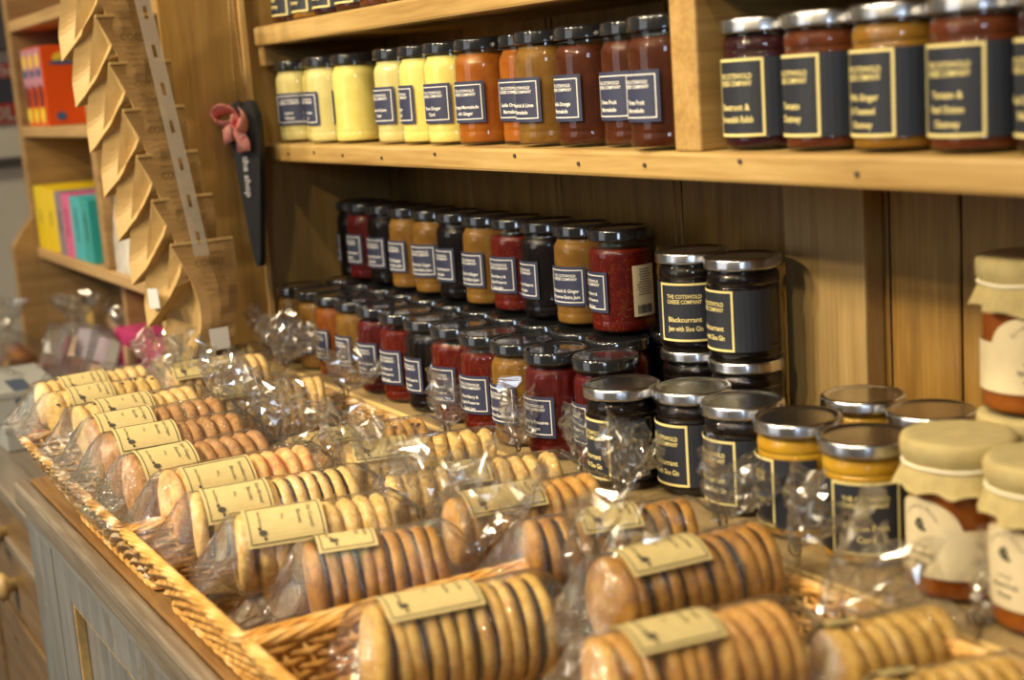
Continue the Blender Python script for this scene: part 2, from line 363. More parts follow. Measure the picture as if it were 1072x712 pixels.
# ------------------------------------------------------------------ painted cabinet
cb = thing('cabinet', 'old grey painted cabinet with brown worktop carrying the biscuit baskets', 'cabinet', (-1.0, 0.5, 0.0))
zt = T - 0.39
part('worktop', bx(-1.552, 0.30, 0.2595, 0.762, zt - 0.024, zt, 0.002), M['top'], cb)
part('edge_strip', bx(-1.555, 0.30, 0.242, 0.2582, zt - 0.026, zt + 0.0006, 0.004), M['edge'], cb)
part('body', bx(-1.550, 0.29, 0.272, 0.76, 0.04, zt - 0.026, 0.001), M['paint'], cb)
part('top_rail', bx(-1.550, 0.29, 0.2495, 0.272, zt - 0.044, zt - 0.0262, 0.0015), M['paint_x'], cb)
part('corner_stile', bx(-1.550, -1.440, 0.2505, 0.272, 0.04, zt - 0.0445, 0.0015), M['paint'], cb)
def cab_door(x0, x1):
    z1, z0 = zt - 0.046, 0.08; w = 0.065
    bm = bmesh.new()
    box(bm, x0, x0 + w, 0.2520, 0.272, z0, z1, 0.001); box(bm, x1 - w, x1, 0.2520, 0.272, z0, z1, 0.001)
    box(bm, x0 + w, x1 - w, 0.2522, 0.272, z1 - 0.038, z1, 0.001); box(bm, x0 + w, x1 - w, 0.2522, 0.272, z0, z0 + 0.06, 0.001)
    d = part('door', mesh_from(bm), M['paint'], cb)
    a, b, c, e = x0 + w, x1 - w, z0 + 0.06, z1 - 0.038
    link('door_panel', bx(a, b, 0.263, 0.271, c, e), M['paint'], d)
    bm = bmesh.new()
    for q in ((a, a + 0.004, c, e), (b - 0.004, b, c, e)): box(bm, q[0], q[1], 0.2535, 0.263, q[2], q[3], 0.001)
    for q in ((c, c + 0.004), (e - 0.004, e)): box(bm, a + 0.004, b - 0.004, 0.2535, 0.263, q[0], q[1], 0.001)
    link('panel_bead', mesh_from(bm), M['bead'], d)
    kn = lathe([(0, 0), (0.008, 0), (0.006, 0.008), (0.014, 0.013), (0.014, 0.019), (0, 0.023)], 24)
    link('door_knob', kn, M['bead'], d, (b + w * 0.5, 0.252, z1 - 0.25), (PI / 2, 0, 0))
for x0 in (-1.438, -0.99, -0.54, -0.09): cab_door(x0, min(x0 + 0.445, 0.289))

# neighbouring dark dresser
dr = thing('dresser', 'dark brown dresser with round knobs and grey top edges, left of the cabinet', 'dresser', (-2.2, 0.5, 0.0))
part('dresser_top', bx(-2.96, -1.565, 0.262, 0.762, T - 0.470, T - 0.452, 0.003), M['edge'], dr)
part('body', bx(-2.95, -1.575, 0.285, 0.76, 0.03, T - 0.470, 0.002), M['dresser'], dr)
part('rail', bx(-2.955, -1.562, 0.268, 0.285, T - 0.545, T - 0.533, 0.002), M['edge'], dr)
part('rail', bx(-2.955, -1.562, 0.272, 0.285, T - 0.660, T - 0.648, 0.002), M['dresser'], dr)
for k, x in enumerate((-1.86, -2.24)):
    d = part('drawer', bx(x - 0.17, x + 0.17, 0.274, 0.285, T - 0.640, T - 0.552, 0.002), M['dresser'], dr)
    kn = lathe([(0, 0), (0.010, 0), (0.008, 0.008), (0.018, 0.014), (0.019, 0.020), (0.012, 0.027), (0, 0.029)], 24)
    ko = link('knob', kn, M['bead'], d, (x + 0.02, 0.275, T - 0.595), (PI / 2, 0, 0))
    d2 = part('drawer', bx(x - 0.17, x + 0.17, 0.274, 0.285, T - 0.535, T - 0.478, 0.002), M['dresser'], dr)
    link('knob', kn, M['bead'], d2, (x + 0.0, 0.275, T - 0.531), (PI / 2, 0, 0))
    part('door', bx(x - 0.17, x + 0.17, 0.276, 0.285, 0.1, T - 0.665, 0.002), M['dresser'], dr)

# ------------------------------------------------------------------ display unit at the far left
un = thing('display_unit', 'brown wooden pigeonhole unit standing left of the coffee bags', 'shelves', (-2.1, 0.765, T - 0.451))
Y0 = 0.49
part('end_board', bx(-2.575, -2.545, Y0, 0.764, T - 0.451, T + 0.5, 0.002), M['unit'], un)
part('divider', bx(-2.085, -2.060, Y0 + 0.002, 0.764, T - 0.028, T + 0.5, 0.002), M['unit'], un)
part('divider', bx(-2.085, -2.060, Y0 + 0.002, 0.764, T - 0.235, T - 0.046, 0.002), M['unit'], un)
part('divider', bx(-2.120, -2.100, Y0 + 0.03, 0.764, T - 0.451, T - 0.253, 0.002), M['unit'], un)
part('divider', bx(-1.822, -1.800, Y0 + 0.005, 0.764, T - 0.451, T - 0.253, 0.002), M['unit_x'], un)
part('shelf', bx(-2.545, -1.686, Y0, 0.764, T - 0.253, T - 0.236, 0.002), M['unit_x'], un)
part('shelf', bx(-2.545, -1.686, Y0, 0.764, T - 0.046, T - 0.029, 0.002), M['unit_x'], un)
part('shelf', bx(-2.545, -1.686, Y0, 0.764, T + 0.128, T + 0.146, 0.002), M['unit_x'], un)
part('back_board', bx(-2.545, -1.686, 0.757, 0.764, T - 0.451, T + 0.5), M['unit_back'], un)
bm = bmesh.new()
pr = [(0.452, T - 0.451), (0.4895, T - 0.451), (0.4895, T - 0.185), (0.475, T - 0.20), (0.452, T - 0.232)]
fa = [bm.verts.new((-2.575, y, z)) for y, z in pr]; fb = [bm.verts.new((-2.545, y, z)) for y, z in pr]
bm.faces.new(fa); bm.faces.new(fb[::-1])
for k in range(len(pr)): bm.faces.new((fa[k], fa[(k + 1) % 5], fb[(k + 1) % 5], fb[k]))
part('end_bracket', mesh_from(bm), M['unit'], un)

# ------------------------------------------------------------------ jars
def smooth_prof(pts, n=4):
    out = []
    P = [Vector((a, b)) for a, b in pts]
    for i in range(len(P) - 1):
        p0 = P[max(0, i - 1)]; p1 = P[i]; p2 = P[i + 1]; p3 = P[min(len(P) - 1, i + 2)]
        for k in range(n):
            t = k / n
            q = 0.5 * ((2 * p1) + (p2 - p0) * t + (2 * p0 - 5 * p1 + 4 * p2 - p3) * t * t + (3 * p1 - p0 - 3 * p2 + p3) * t ** 3)
            out.append((max(q.x, 0.0), q.y))
    out.append(tuple(P[-1])); return out
SHAPES = {
 # name: (body radius, height of body under the lid, lid radius, lid height, glass profile)
 'tall': dict(r=0.0298, h=0.0935, lr=0.0285, lh=0.0105, prof=[(0.0215, 0.0), (0.026, 0.0006), (0.0288, 0.004), (0.0296, 0.009), (0.0292, 0.0125), (0.0293, 0.016), (0.0293, 0.045), (0.0293, 0.068), (0.0287, 0.0735), (0.0270, 0.0770), (0.0258, 0.079), (0.0256, 0.086)]),
 'round': dict(r=0.0302, h=0.0820, lr=0.0309, lh=0.0092, prof=[(0.0225, 0.0), (0.0268, 0.0006), (0.0293, 0.004), (0.0297, 0.008), (0.0293, 0.011), (0.0293, 0.015), (0.0293, 0.058), (0.0292, 0.0605), (0.0296, 0.0630), (0.0294, 0.0665), (0.0284, 0.0690), (0.0275, 0.0705), (0.0273, 0.076)]),
 'round_tall': dict(r=0.0302, h=0.0925, lr=0.0309, lh=0.0092, prof=[(0.0225, 0.0), (0.0268, 0.0006), (0.0293, 0.004), (0.0297, 0.008), (0.0293, 0.011), (0.0293, 0.015), (0.0293, 0.068), (0.0292, 0.0705), (0.0296, 0.0730), (0.0294, 0.0765), (0.0284, 0.0790), (0.0275, 0.0805), (0.0273, 0.086)]),
 'pot': dict(r=0.0322, h=0.0930, lr=0.0330, lh=0.0110, prof=[(0.024, 0.0), (0.029, 0.0008), (0.0315, 0.005), (0.0315, 0.012), (0.0312, 0.02), (0.0312, 0.066), (0.0305, 0.072), (0.0290, 0.077), (0.0285, 0.083)]),
}
def fluted(a, z): return 1.0 - 0.016 * (1 + math.cos(a * 18)) if (0.058 < z < 0.074) or (0.012 < z < 0.02) else 1.0
CACHE = {}
def cached(key, fn):
    if key not in CACHE: CACHE[key] = fn()
    return CACHE[key]
def glass_me(k, fl):
    p = SHAPES[k]['prof']; p2 = smooth_prof(p, 3)
    return lathe([(0, 0.0008)] + p2, 90 if fl else 44, fluted if fl else None)
def jam_me(k, fl, fill):
    p = smooth_prof(SHAPES[k]['prof'], 3); top = SHAPES[k]['h'] * fill
    q = [(0, 0.003)] + [(max(r - 0.0016, 0), max(z, 0.003)) for r, z in p if z < top]
    q += [(q[-1][0] - 0.001, top), (0, top + 0.0004)]
    return lathe(q, 90 if fl else 44, fluted if fl else None)
def lid_me(k, knurl):
    s = SHAPES[k]; r = s['lr']; h = s['h']; b = h - s['lh']
    prof = [(r - 0.0020, b + 0.0004), (r - 0.0004, b), (r, b + 0.0008), (r - 0.0003, b + 0.002), (r - 0.0002, h - 0.0022), (r - 0.0008, h - 0.0008), (r - 0.0020, h), (r - 0.0036, h - 0.0001), (r - 0.0050, h - 0.0014), (r - 0.0075, h - 0.0015), (r * 0.4, h - 0.0012), (0, h - 0.0012)]
    me = lathe(prof, 60, (lambda a, z: 1.0 + 0.006 * math.sin(a * 20)) if knurl else None)
    return me
def jar_text(lines, r, head, zb, zt_, hw):
    def fn(u, v):
        a = u / r; return ((r + 0.0004) * math.cos(a), (r + 0.0004) * math.sin(a), v)
    H = zt_ - zb
    q = 1.0 if r < 0.02975 and H < 0.04 else 0.78
    L_ = [('THE COTSWOLD', H * 0.083 * q, zb + H * (0.80 if q == 1 else 0.74)), ('CHEESE COMPANY', H * 0.083 * q, zb + H * (0.68 if q == 1 else 0.65))]
    n = len(lines); th = H * (0.105 if n < 3 else 0.095) * q; hw *= (1 if q == 1 else 0.92)
    for k, s in enumerate(lines): L_.append((s, th, zb + H * ((0.34 if n < 3 else 0.42) - 0.155 * k)))
    return lines_mesh(L_, fn, hw)
def jar(kind, x, y, z, jam, lines, ang, label, group, lidmat='black_lid', fl=False, border=None, cat='jar', fill=None, name='jam_jar', back=None, text=True, paper=True, scale=1.0):
    s = SHAPES[kind]
    t = thing(name, label, cat, (x, y, z + 0.0002), R(ang), group); t.scale = (1.0, 1.0, scale)
    link('glass_body', cached(('g', kind, fl), lambda: glass_me(kind, fl)), M['glass'], t)
    fill = fill or {'red': 0.80, 'berry': 0.84, 'brown': 0.84, 'orange': 0.86}.get(jam, 0.87)
    jm = cached(('j', kind, fl, jam, fill), lambda: jam_me(kind, fl, fill)); link('jar_filling', jm, JAM[jam], t)
    link('lid', cached(('l', kind, lidmat), lambda: lid_me(kind, lidmat == 'silver_lid')), M[lidmat], t)
    if not paper: return t
    r = 0.0296 if kind != 'pot' else 0.0316
    if kind == 'tall': zb, zt_, half, lm, im = 0.0205, 0.0565, R(43), 'navy', 'white_ink'
    else: zb, zt_, half, lm, im = 0.0090, 0.0575, R(45), 'charcoal', 'cream_ink'
    ext = 0.0 if kind == 'tall' else R(58)
    def lab():
        bm = bmesh.new(); patch_bm(bm, r, -half - ext, half + ext, zb, zt_, n=24); return mesh_from(bm, False)
    lb = link('paper_label', cached(('p', kind), lab), M[lm], t)
    def bor():
        bm = bmesh.new(); i = 0.0028 if kind == 'tall' else 0.0002
        frame_bm(bm, r + 0.0001, -half + i / r, half - i / r, zb + i, zt_ - i, 0.0008 if kind == 'tall' else 0.0018); return mesh_from(bm)
    link('label_border', cached(('b', kind), bor), M[im], lb)
    if text: link('label_lettering', cached(('t', kind, tuple(lines)), lambda: jar_text(lines, r + 0.0002, None, zb, zt_, 2 * half * r - (0.0085 if kind == 'tall' else 0.0135))), M[im], lb)
    if back:
        def bk():
            bm = bmesh.new(); patch_bm(bm, r, R(back) - R(24), R(back) + R(24), 0.016, 0.061); return mesh_from(bm)
        b_ = link('back_label', bk(), M['cream_paper'], t); b_['label'] = 'cream ingredients label with barcode'
        def fn(u, v):
            a = R(back) + u / r; return ((r + 0.0006) * math.cos(a), (r + 0.0006) * math.sin(a), v)
        bm = bmesh.new(); rg = random.Random(4)
        for k in range(11):
            zz = 0.057 - 0.0022 * k; w = rg.uniform(0.005, 0.009)
            patch_bm(bm, r + 0.0003, R(back) - w / r, R(back) + w / r, zz, zz + 0.0006, 0.0002, 4)
        for k in range(16):
            u = -0.009 + k * 0.00105; patch_bm(bm, r + 0.0003, R(back) + u / r, R(back) + (u + rg.uniform(0.0003, 0.0007)) / r, 0.0185, 0.026, 0.0002, 1)
        link('barcode', mesh_from(bm), M['dark_ink'], b_)
    return t

RH = ['Rhubarb & Ginger', 'Preserve Extra Jam']; BC = ['Blackcurrant Preserve', 'Extra Jam']; MB = ['Mixed Berry &', 'Apple Preserve', 'Extra Jam']
RB = ['Raspberry Preserve', 'Extra Jam']; AP = ['Apricot Preserve', 'Extra Jam']
ORD = ['first', 'second', 'third', 'fourth', 'fifth', 'sixth', 'seventh', 'eighth', 'ninth', 'tenth', 'eleventh', 'twelfth', 'thirteenth']
zl = T - 0.326
G1 = 'black-lidded jam jars in the upper tier'; G2 = 'black-lidded jam jars in the front row on the ledge'
upx = [-1.649 + 0.02, -1.569, -1.508, -1.4475, -1.387, -1.3265, -1.266, -1.2055, -1.145, -1.0845, -1.024]
upx = [-1.629, -1.5685, -1.508, -1.4475, -1.387, -1.3265, -1.2655, -1.205, -1.1445, -1.0845, -1.0245]
upx = [x - 0.012 for x in upx]; upx[0] = -1.631
upd = [('black', BC, -125), ('berry', RB, -91), ('black', BC, -86), ('amber', RH, -90), ('amber', RH, -75), ('black', BC, -92), ('amber', RH, -87), ('red', MB, -82), ('black', BC, -100), ('amber', RH, -75), ('red', MB, -103)]
JN = {'black': 'black jam', 'berry': 'dark red jam', 'amber': 'amber ginger jam', 'red': 'red seeded jam', 'darkorange': 'dark orange jam', 'orange': 'deep orange jam'}
for k, (x, (j, tx, a)) in enumerate(zip([-1.629, -1.589, -1.526, -1.467, -1.407, -1.346, -1.287, -1.224, -1.165, -1.110, -1.049], upd)):
    x = -1.6275 + 0.0602 * k if k < 1 else -1.049 - 0.0603 * (10 - k)
    ex = ', barcode showing' if k == 10 else ''
    jar('tall', x + (0.004 if k == 0 else 0), 0.700, zl + 0.0935 + 0.0003, j, tx, a, 'jar of %s, %s from the side panel in raised row%s' % (JN[j], ORD[k], ex), G1, back=112 if k == 10 else None)
lowd = [('amber', RH, -94), ('amber', AP, -90), ('darkorange', AP, -95), ('amber', RH, -92), ('berry', RB, -84), ('red', MB, -84), ('black', BC, -95), ('red', MB, -83), ('red', MB, -77), ('amber', RH, -88), ('berry', RB, -82), ('berry', RB, -109)]
for k, (j, tx, a) in enumerate(lowd):
    x, y = (-1.030 - 0.0597 * (10 - k), 0.615) if k < 11 else (-0.972, 0.6280)
    jar('tall', x, y, zl, j, tx, a, 'fluted jar of %s, %s from the side panel in the front ledge row' % (JN[j], ORD[k]), G2, fl=True, name='fluted_jam_jar')
for k in range(11):
    x = -1.0300 - 0.0597 * (10 - k)
    jar('tall', x, 0.6790, zl, ['amber', 'black', 'berry', 'red'][k % 4], RH, -90, 'half-hidden jar behind the front ledge row, %s from the side panel' % ORD[k], 'black-lidded jars in the second row, mostly hidden', text=False)
for k in range(11):
    x = -1.035 - 0.0602 * (10 - k)
    jar('tall', x + 0.008, 0.7385 - 0.004 + 0.0035, zl, 'black', RH, -90, 'hidden jar against the wall under the raised row, %s from the panel' % ORD[k], 'black-lidded jars against the wall, nearly hidden', text=False, paper=False)

# middle shelf: curds and marmalades
zs = T - 0.0615
G3 = 'curds and marmalades on the middle shelf'
shd = [(-1.618, 'paleyellow', ['Lemon', 'Cheese'], -52), (-1.5575, 'yellow', ['Lemon', 'Curd'], -108), (-1.497, 'paleyellow', ['Lemon & Lime', 'Curd'], -100), (-1.4365, 'yellow', ['Lemon', 'Curd'], -143),
 (-1.345, 'paleyellow', ['Lemon & Lime', 'Curd'], -86), (-1.2835, 'yellow', ['Ginger', 'Curd'], -101), (-1.222, 'yellow', ['Three Ginger', 'Curd'], -79),
 (-1.160, 'orange', ['Orange Marmalade', 'with Ginger'], -77), (-1.0995, 'orange', ['Seville Orange', 'Marmalade'], -74), (-1.039, 'amber', ['Grapefruit & Lime', 'Marmalade'], -90), (-0.9775, 'brown', ['Seville Orange', 'Marmalade'], -92), (-0.917, 'brown', ['Three Fruit', 'Marmalade'], -89), (-0.8565, 'brown', ['Three Fruit', 'Marmalade'], -90)]
SL = ['pale yellow lemon cheese jar at the very end by the side panel', 'yellow curd jar, second from the side panel on the middle shelf', 'pale yellow curd jar, third from the side panel on the middle shelf', 'wide unlabelled side of a yellow curd jar before the gap on the shelf',
 'pale yellow lime curd jar just after the gap on the shelf', 'yellow ginger curd jar, middle of the three curds after the gap', 'yellow curd jar next to the first orange marmalade', 'deep orange marmalade jar next to the yellow curds', 'deep orange marmalade jar between two other orange marmalades', 'light amber lime marmalade jar next to the dark marmalades',
 'dark brown orange marmalade jar, furthest of three dark ones', 'dark brown three fruit marmalade jar, middle of three dark ones', 'dark brown three fruit marmalade jar against the shelf divider']
XY = [(-1.628, .640), (-1.572, .652), (-1.516, .634), (-1.457, .641), (-1.3435, .640), (-1.2835, .640), (-1.2235, .638), (-1.1635, .640), (-1.1075, .655), (-1.0480, .637), (-.988, .640), (-.9280, .645), (-.8590, .623)]
for k, (x, j, tx, a) in enumerate(shd):
    x, y = XY[k]
    jar('tall', x, y, zs, j, tx, a, SL[k], G3, scale=1.03, name='curd_jar' if k < 7 else 'marmalade_jar')

# middle shelf, right of the divider: chutneys with silver lids
G4 = 'silver-lidded chutneys right of the divider'
for k, (x, j, tx, a, lb_) in enumerate([(-0.764, 'purple', ['Beetroot &', 'Horseradish Relish'], -87, 'silver-lidded jar of dark purple relish beside the shelf divider'), (-0.7015, 'chutney', ['Tomato', 'Chutney'], -99, 'silver-lidded jar of reddish brown chutney, second from the divider'),
      (-0.6395, 'olive', ['With Ginger', '& Toasted', 'Chutney'], -96, 'silver-lidded jar of olive amber chutney, third from the divider'), (-0.577, 'chutney', ['Tomato &', 'Red Onion', 'Chutney'], -88, 'silver-lidded jar of red brown chutney, fourth from the divider'), (-0.5145, 'purple', ['Red Onion', 'Relish'], -105, 'silver-lidded dark jar cut by the right edge of the picture')]):
    jar('round', x, 0.6360, zs, j, tx, a, lb_, G4, 'silver_lid', name='chutney_jar', scale=1.07)
# top shelf, only the jar bottoms show
for k in range(8):
    jar('round', -1.617 + 0.0630 * k, 0.642, T + 0.0768, ['brown', 'olive', 'purple', 'brown', 'chutney', 'olive', 'chutney', 'purple'][k], ['Fruit', 'Chutney'], -88, 'gold-edged dark labelled jar, %s from the left on the topmost shelf' % ORD[k], 'jars on the topmost shelf', 'silver_lid', name='chutney_jar')

# ledge: sloe gin jams, fruit jars
G5 = 'blackcurrant and sloe gin jam jars with silver lids'; SG = ['Blackcurrant', 'Jam with Sloe Gin']
for x, y, a, s_ in ((-0.917, 0.606, -101, 'next to the black-lidded jars'), (-0.866, 0.637, -91, 'between two others on the ledge'), (-0.803, 0.635, -95, 'beside the golden fruit jar')):
    jar('round', x, y, zl, 'black', SG, a, 'silver-lidded black sloe gin jam jar in the front row, ' + s_, G5, 'silver_lid', name='sloe_gin_jam_jar')
for x, s_ in ((-0.946, 'left'), (-0.881, 'right')):
    jar('round_tall', x, 0.703, zl, 'black', SG, -95, 'silver-lidded black jar hidden beneath the %s raised sloe gin jar' % s_, G5, 'silver_lid', name='sloe_gin_jam_jar')
jar('round', -0.9455, 0.702, zl + 0.0925, 'black', SG, -54, 'raised sloe gin jam jar with its whole label facing out', G5, 'silver_lid', name='sloe_gin_jam_jar')
jar('round', -0.8800, 0.702, zl + 0.0925, 'black', SG, -100, 'raised sloe gin jam jar turned away, beside the wall brace', G5, 'silver_lid', name='sloe_gin_jam_jar')
G6 = 'golden fruit jars with silver lids'
jar('round', -0.7380, 0.631, zl, 'gold', ['Passion Fruit', 'Curd'], -120, 'golden fruit jar with silver lid beside the sloe gin jars, label turned left', G6, 'silver_lid', name='fruit_jar')
jar('round', -0.6700, 0.629, zl, 'gold', ['Passion Fruit', 'Curd'], -45, 'golden fruit jar with silver lid and label facing out, beside the cloth-topped honey', G6, 'silver_lid', name='fruit_jar')
jar('round', -0.7530, 0.706, zl, 'gold', ['Passion Fruit', 'Curd'], -90, 'silver-lidded jar behind the golden fruit jars, left one', G6, 'silver_lid', name='fruit_jar')
jar('round', -0.6870, 0.706, zl, 'gold', ['Passion Fruit', 'Curd'], -90, 'silver-lidded jar behind the golden fruit jars, right one', G6, 'silver_lid', name='fruit_jar')

# cloth-topped honey pots
M['cloth'] = plain('cream_cloth', (0.82, 0.70, 0.35), 0.85, noise=0.08, nscale=90, bump=0.25, bscale=500)
M['elastic'] = plain('cream_elastic', (0.86, 0.82, 0.66), 0.8)
def cloth_me(seed):
    rg = random.Random(seed); ph = [rg.uniform(0, 6.28) for _ in range(5)]
    bm = bmesh.new(); seg = 72; rings = []
    prof = [(0.0, 0.0945), (0.006, 0.0944), (0.02, 0.0940), (0.029, 0.0942), (0.0328, 0.0935), (0.0340, 0.0915), (0.0342, 0.087), (0.0338, 0.083), (0.0322, 0.0805), (0.0318, 0.0785), (0.0328, 0.0765), (0.0345, 0.073), (0.0360, 0.069), (0.0372, 0.0655)]
    for i, (r, z) in enumerate(prof):
        if r == 0: rings.append([bm.verts.new((0, 0, z))]); continue
        amp = max(0, (0.0775 - z)) / 0.012
        ring = []
        for k in range(seg):
            a = 2 * PI * k / seg
            w = 0.0016 * math.sin(9 * a + ph[0]) + 0.0012 * math.sin(14 * a + ph[1]) + 0.0006 * math.sin(23 * a + ph[2])
            sm = 0.0003 * math.sin(26 * a + ph[3]) if 3 < i <= 9 else 0
            zz = z - amp * (0.0035 * max(0, math.cos(2 * a + ph[4])) ** 2 + 0.0012 * math.sin(9 * a + ph[0] + 1))
            ring.append(bm.verts.new(((r + amp * w + sm) * math.cos(a), (r + amp * w + sm) * math.sin(a), zz)))
        rings.append(ring)
    for a, b in zip(rings, rings[1:]):
        for k in range(seg):
            k2 = (k + 1) % seg
            if len(a) == 1: bm.faces.new((a[0], b[k], b[k2]))
            else: bm.faces.new((a[k], b[k], b[k2], a[k2]))
    bmesh.ops.solidify(bm, geom=bm.faces[:], thickness=0.0004)
    return mesh_from(bm, True)
def honey(x, y, z, ang, label, seed):
    t = thing('honey_jar', label, 'honey jar', (x, y, z + 0.0002), R(ang), 'cloth-topped honey jars'); t.scale = (1, 1, 1.04)
    link('glass_body', cached('hg', lambda: glass_me('pot', False)), M['glass'], t)
    link('jar_filling', cached('hj', lambda: jam_me('pot', False, 0.86)), JAM['honey'], t)
    link('lid', cached('hl', lambda: lid_me('pot', False)), M['silver_lid'], t)
    c = link('cloth_cover', cloth_me(seed), M['cloth'], t)
    bm = bmesh.new(); tube(bm, [(0.0328 * math.cos(2 * PI * k / 40), 0.0328 * math.sin(2 * PI * k / 40), 0.0788 + 0.0003 * math.sin(k)) for k in range(40)], 0.0010, 6, True)
    link('elastic_band', mesh_from(bm, True), M['elastic'], c)
    r = 0.0314
    def lab():
        bm = bmesh.new(); arch = 0.30
        def top(u):
            # half-round top in the middle, low shoulders to the sides
            d = abs(u - 0.5) / 0.5
            return 0.0445 if d > 0.45 else 0.0445 + 0.0165 * math.sqrt(max(0, 1 - (d / 0.45) ** 2))
        patch_bm(bm, r, R(-105), R(105), 0.0150, 0.044, n=60, top=top); return mesh_from(bm)
    lb = link('paper_label', cached('hlab', lab), M['cream_paper'], t)
    def prn():
        bm = bmesh.new()
        fn = lambda u, v: ((r + 0.0007) * math.cos(u / r), (r + 0.0007) * math.sin(u / r), v)
        text_bm(bm, 'Spiced Fruit', 0.0026, fn, 0.01, 0.022, (0, 0.0270)); text_bm(bm, 'Honey', 0.0026, fn, 0.01, 0.02, (0, 0.0215)); text_bm(bm, 'by the pot', 0.0018, fn, 0.0, 0.018, (0, 0.0325))
        s = 'Cotswold Honey'
        for k, ch in enumerate(s):
            if ch == ' ': continue
            an = R(150 - 120 * k / (len(s) - 1)); cx, cy = 0.0125 * math.cos(an), 0.0430 + 0.0125 * math.sin(an)
            ca, sa = math.cos(an - PI / 2), math.sin(an - PI / 2)
            text_bm(bm, ch, 0.0021, lambda u, v, cx=cx, cy=cy, ca=ca, sa=sa: fn(cx + u * ca - v * sa, cy + u * sa + v * ca), 0.0)
        # bee emblem
        for (ex, ez, ea, eb, er) in ((0, 0.0440, 0.0034, 0.0016, -0.3), (-0.002, 0.0470, 0.0030, 0.0012, 0.9), (0.0012, 0.0470, 0.0030, 0.0012, 2.0), (0.0034, 0.0430, 0.0012, 0.0011, 0)):
            vs = []
            for k in range(14):
                q = 2 * PI * k / 14; u, v = ea * math.cos(q), eb * math.sin(q)
                vs.append(bm.verts.new(fn(ex + u * math.cos(er) - v * math.sin(er), ez + u * math.sin(er) + v * math.cos(er))))
            bm.faces.new(vs)
        me = bpy.data.meshes.new('p'); bm.to_mesh(me); bm.free(); return me
    link('label_lettering', cached('hprn', prn), M['dark_ink'], lb)
    return t
honey(-0.5900, 0.628, zl, -92, 'cloth-topped honey jar on the ledge beside the golden fruit jar', 1)
honey(-0.5220, 0.624, zl, -95, 'cloth-topped honey jar at the right edge, lower front', 2)
honey(-0.5960, 0.7000, zl, -60, 'cloth-topped honey jar supporting the raised one', 3)
honey(-0.5960, 0.7000, zl + 0.0985, -50, 'raised cloth-topped honey jar near the plank wall', 4)

# ------------------------------------------------------------------ wicker baskets
def wick(name, cs):
    m, nt, out = new_mat(name)
    v = coords(nt); n = N(nt, 'ShaderNodeTexNoise', i_Scale=55.0, i_Detail=3.0); L(nt, v, n.inputs['Vector'])
    r = ramp(nt, n.outputs[0], [(0.32, cs[0]), (0.5, cs[1]), (0.66, cs[2])])
    b = N(nt, 'ShaderNodeBsdfPrincipled'); L(nt, r.outputs[0], b.inputs['Base Color']); b.inputs['Roughness'].default_value = 0.33
    b.inputs['Coat Weight'].default_value = 0.3; L(nt, b.outputs[0], out.inputs[0]); return m
M['wicker'] = wick('willow', ((0.42, 0.20, 0.045), (0.62, 0.34, 0.09), (0.78, 0.50, 0.18)))
M['wicker_dark'] = wick('dark_willow', ((0.26, 0.13, 0.04), (0.42, 0.24, 0.08), (0.55, 0.36, 0.16)))
M['wicker_mix'] = wick('mixed_willow', ((0.24, 0.12, 0.035), (0.48, 0.29, 0.10), (0.72, 0.62, 0.50)))
M['wicker_rim'] = wick('peeled_willow', ((0.55, 0.27, 0.06), (0.74, 0.42, 0.12), (0.82, 0.56, 0.24)))
M['straw'] = wick('straw', ((0.30, 0.17, 0.04), (0.50, 0.30, 0.06), (0.66, 0.44, 0.12)))
zb_ = T - 0.39
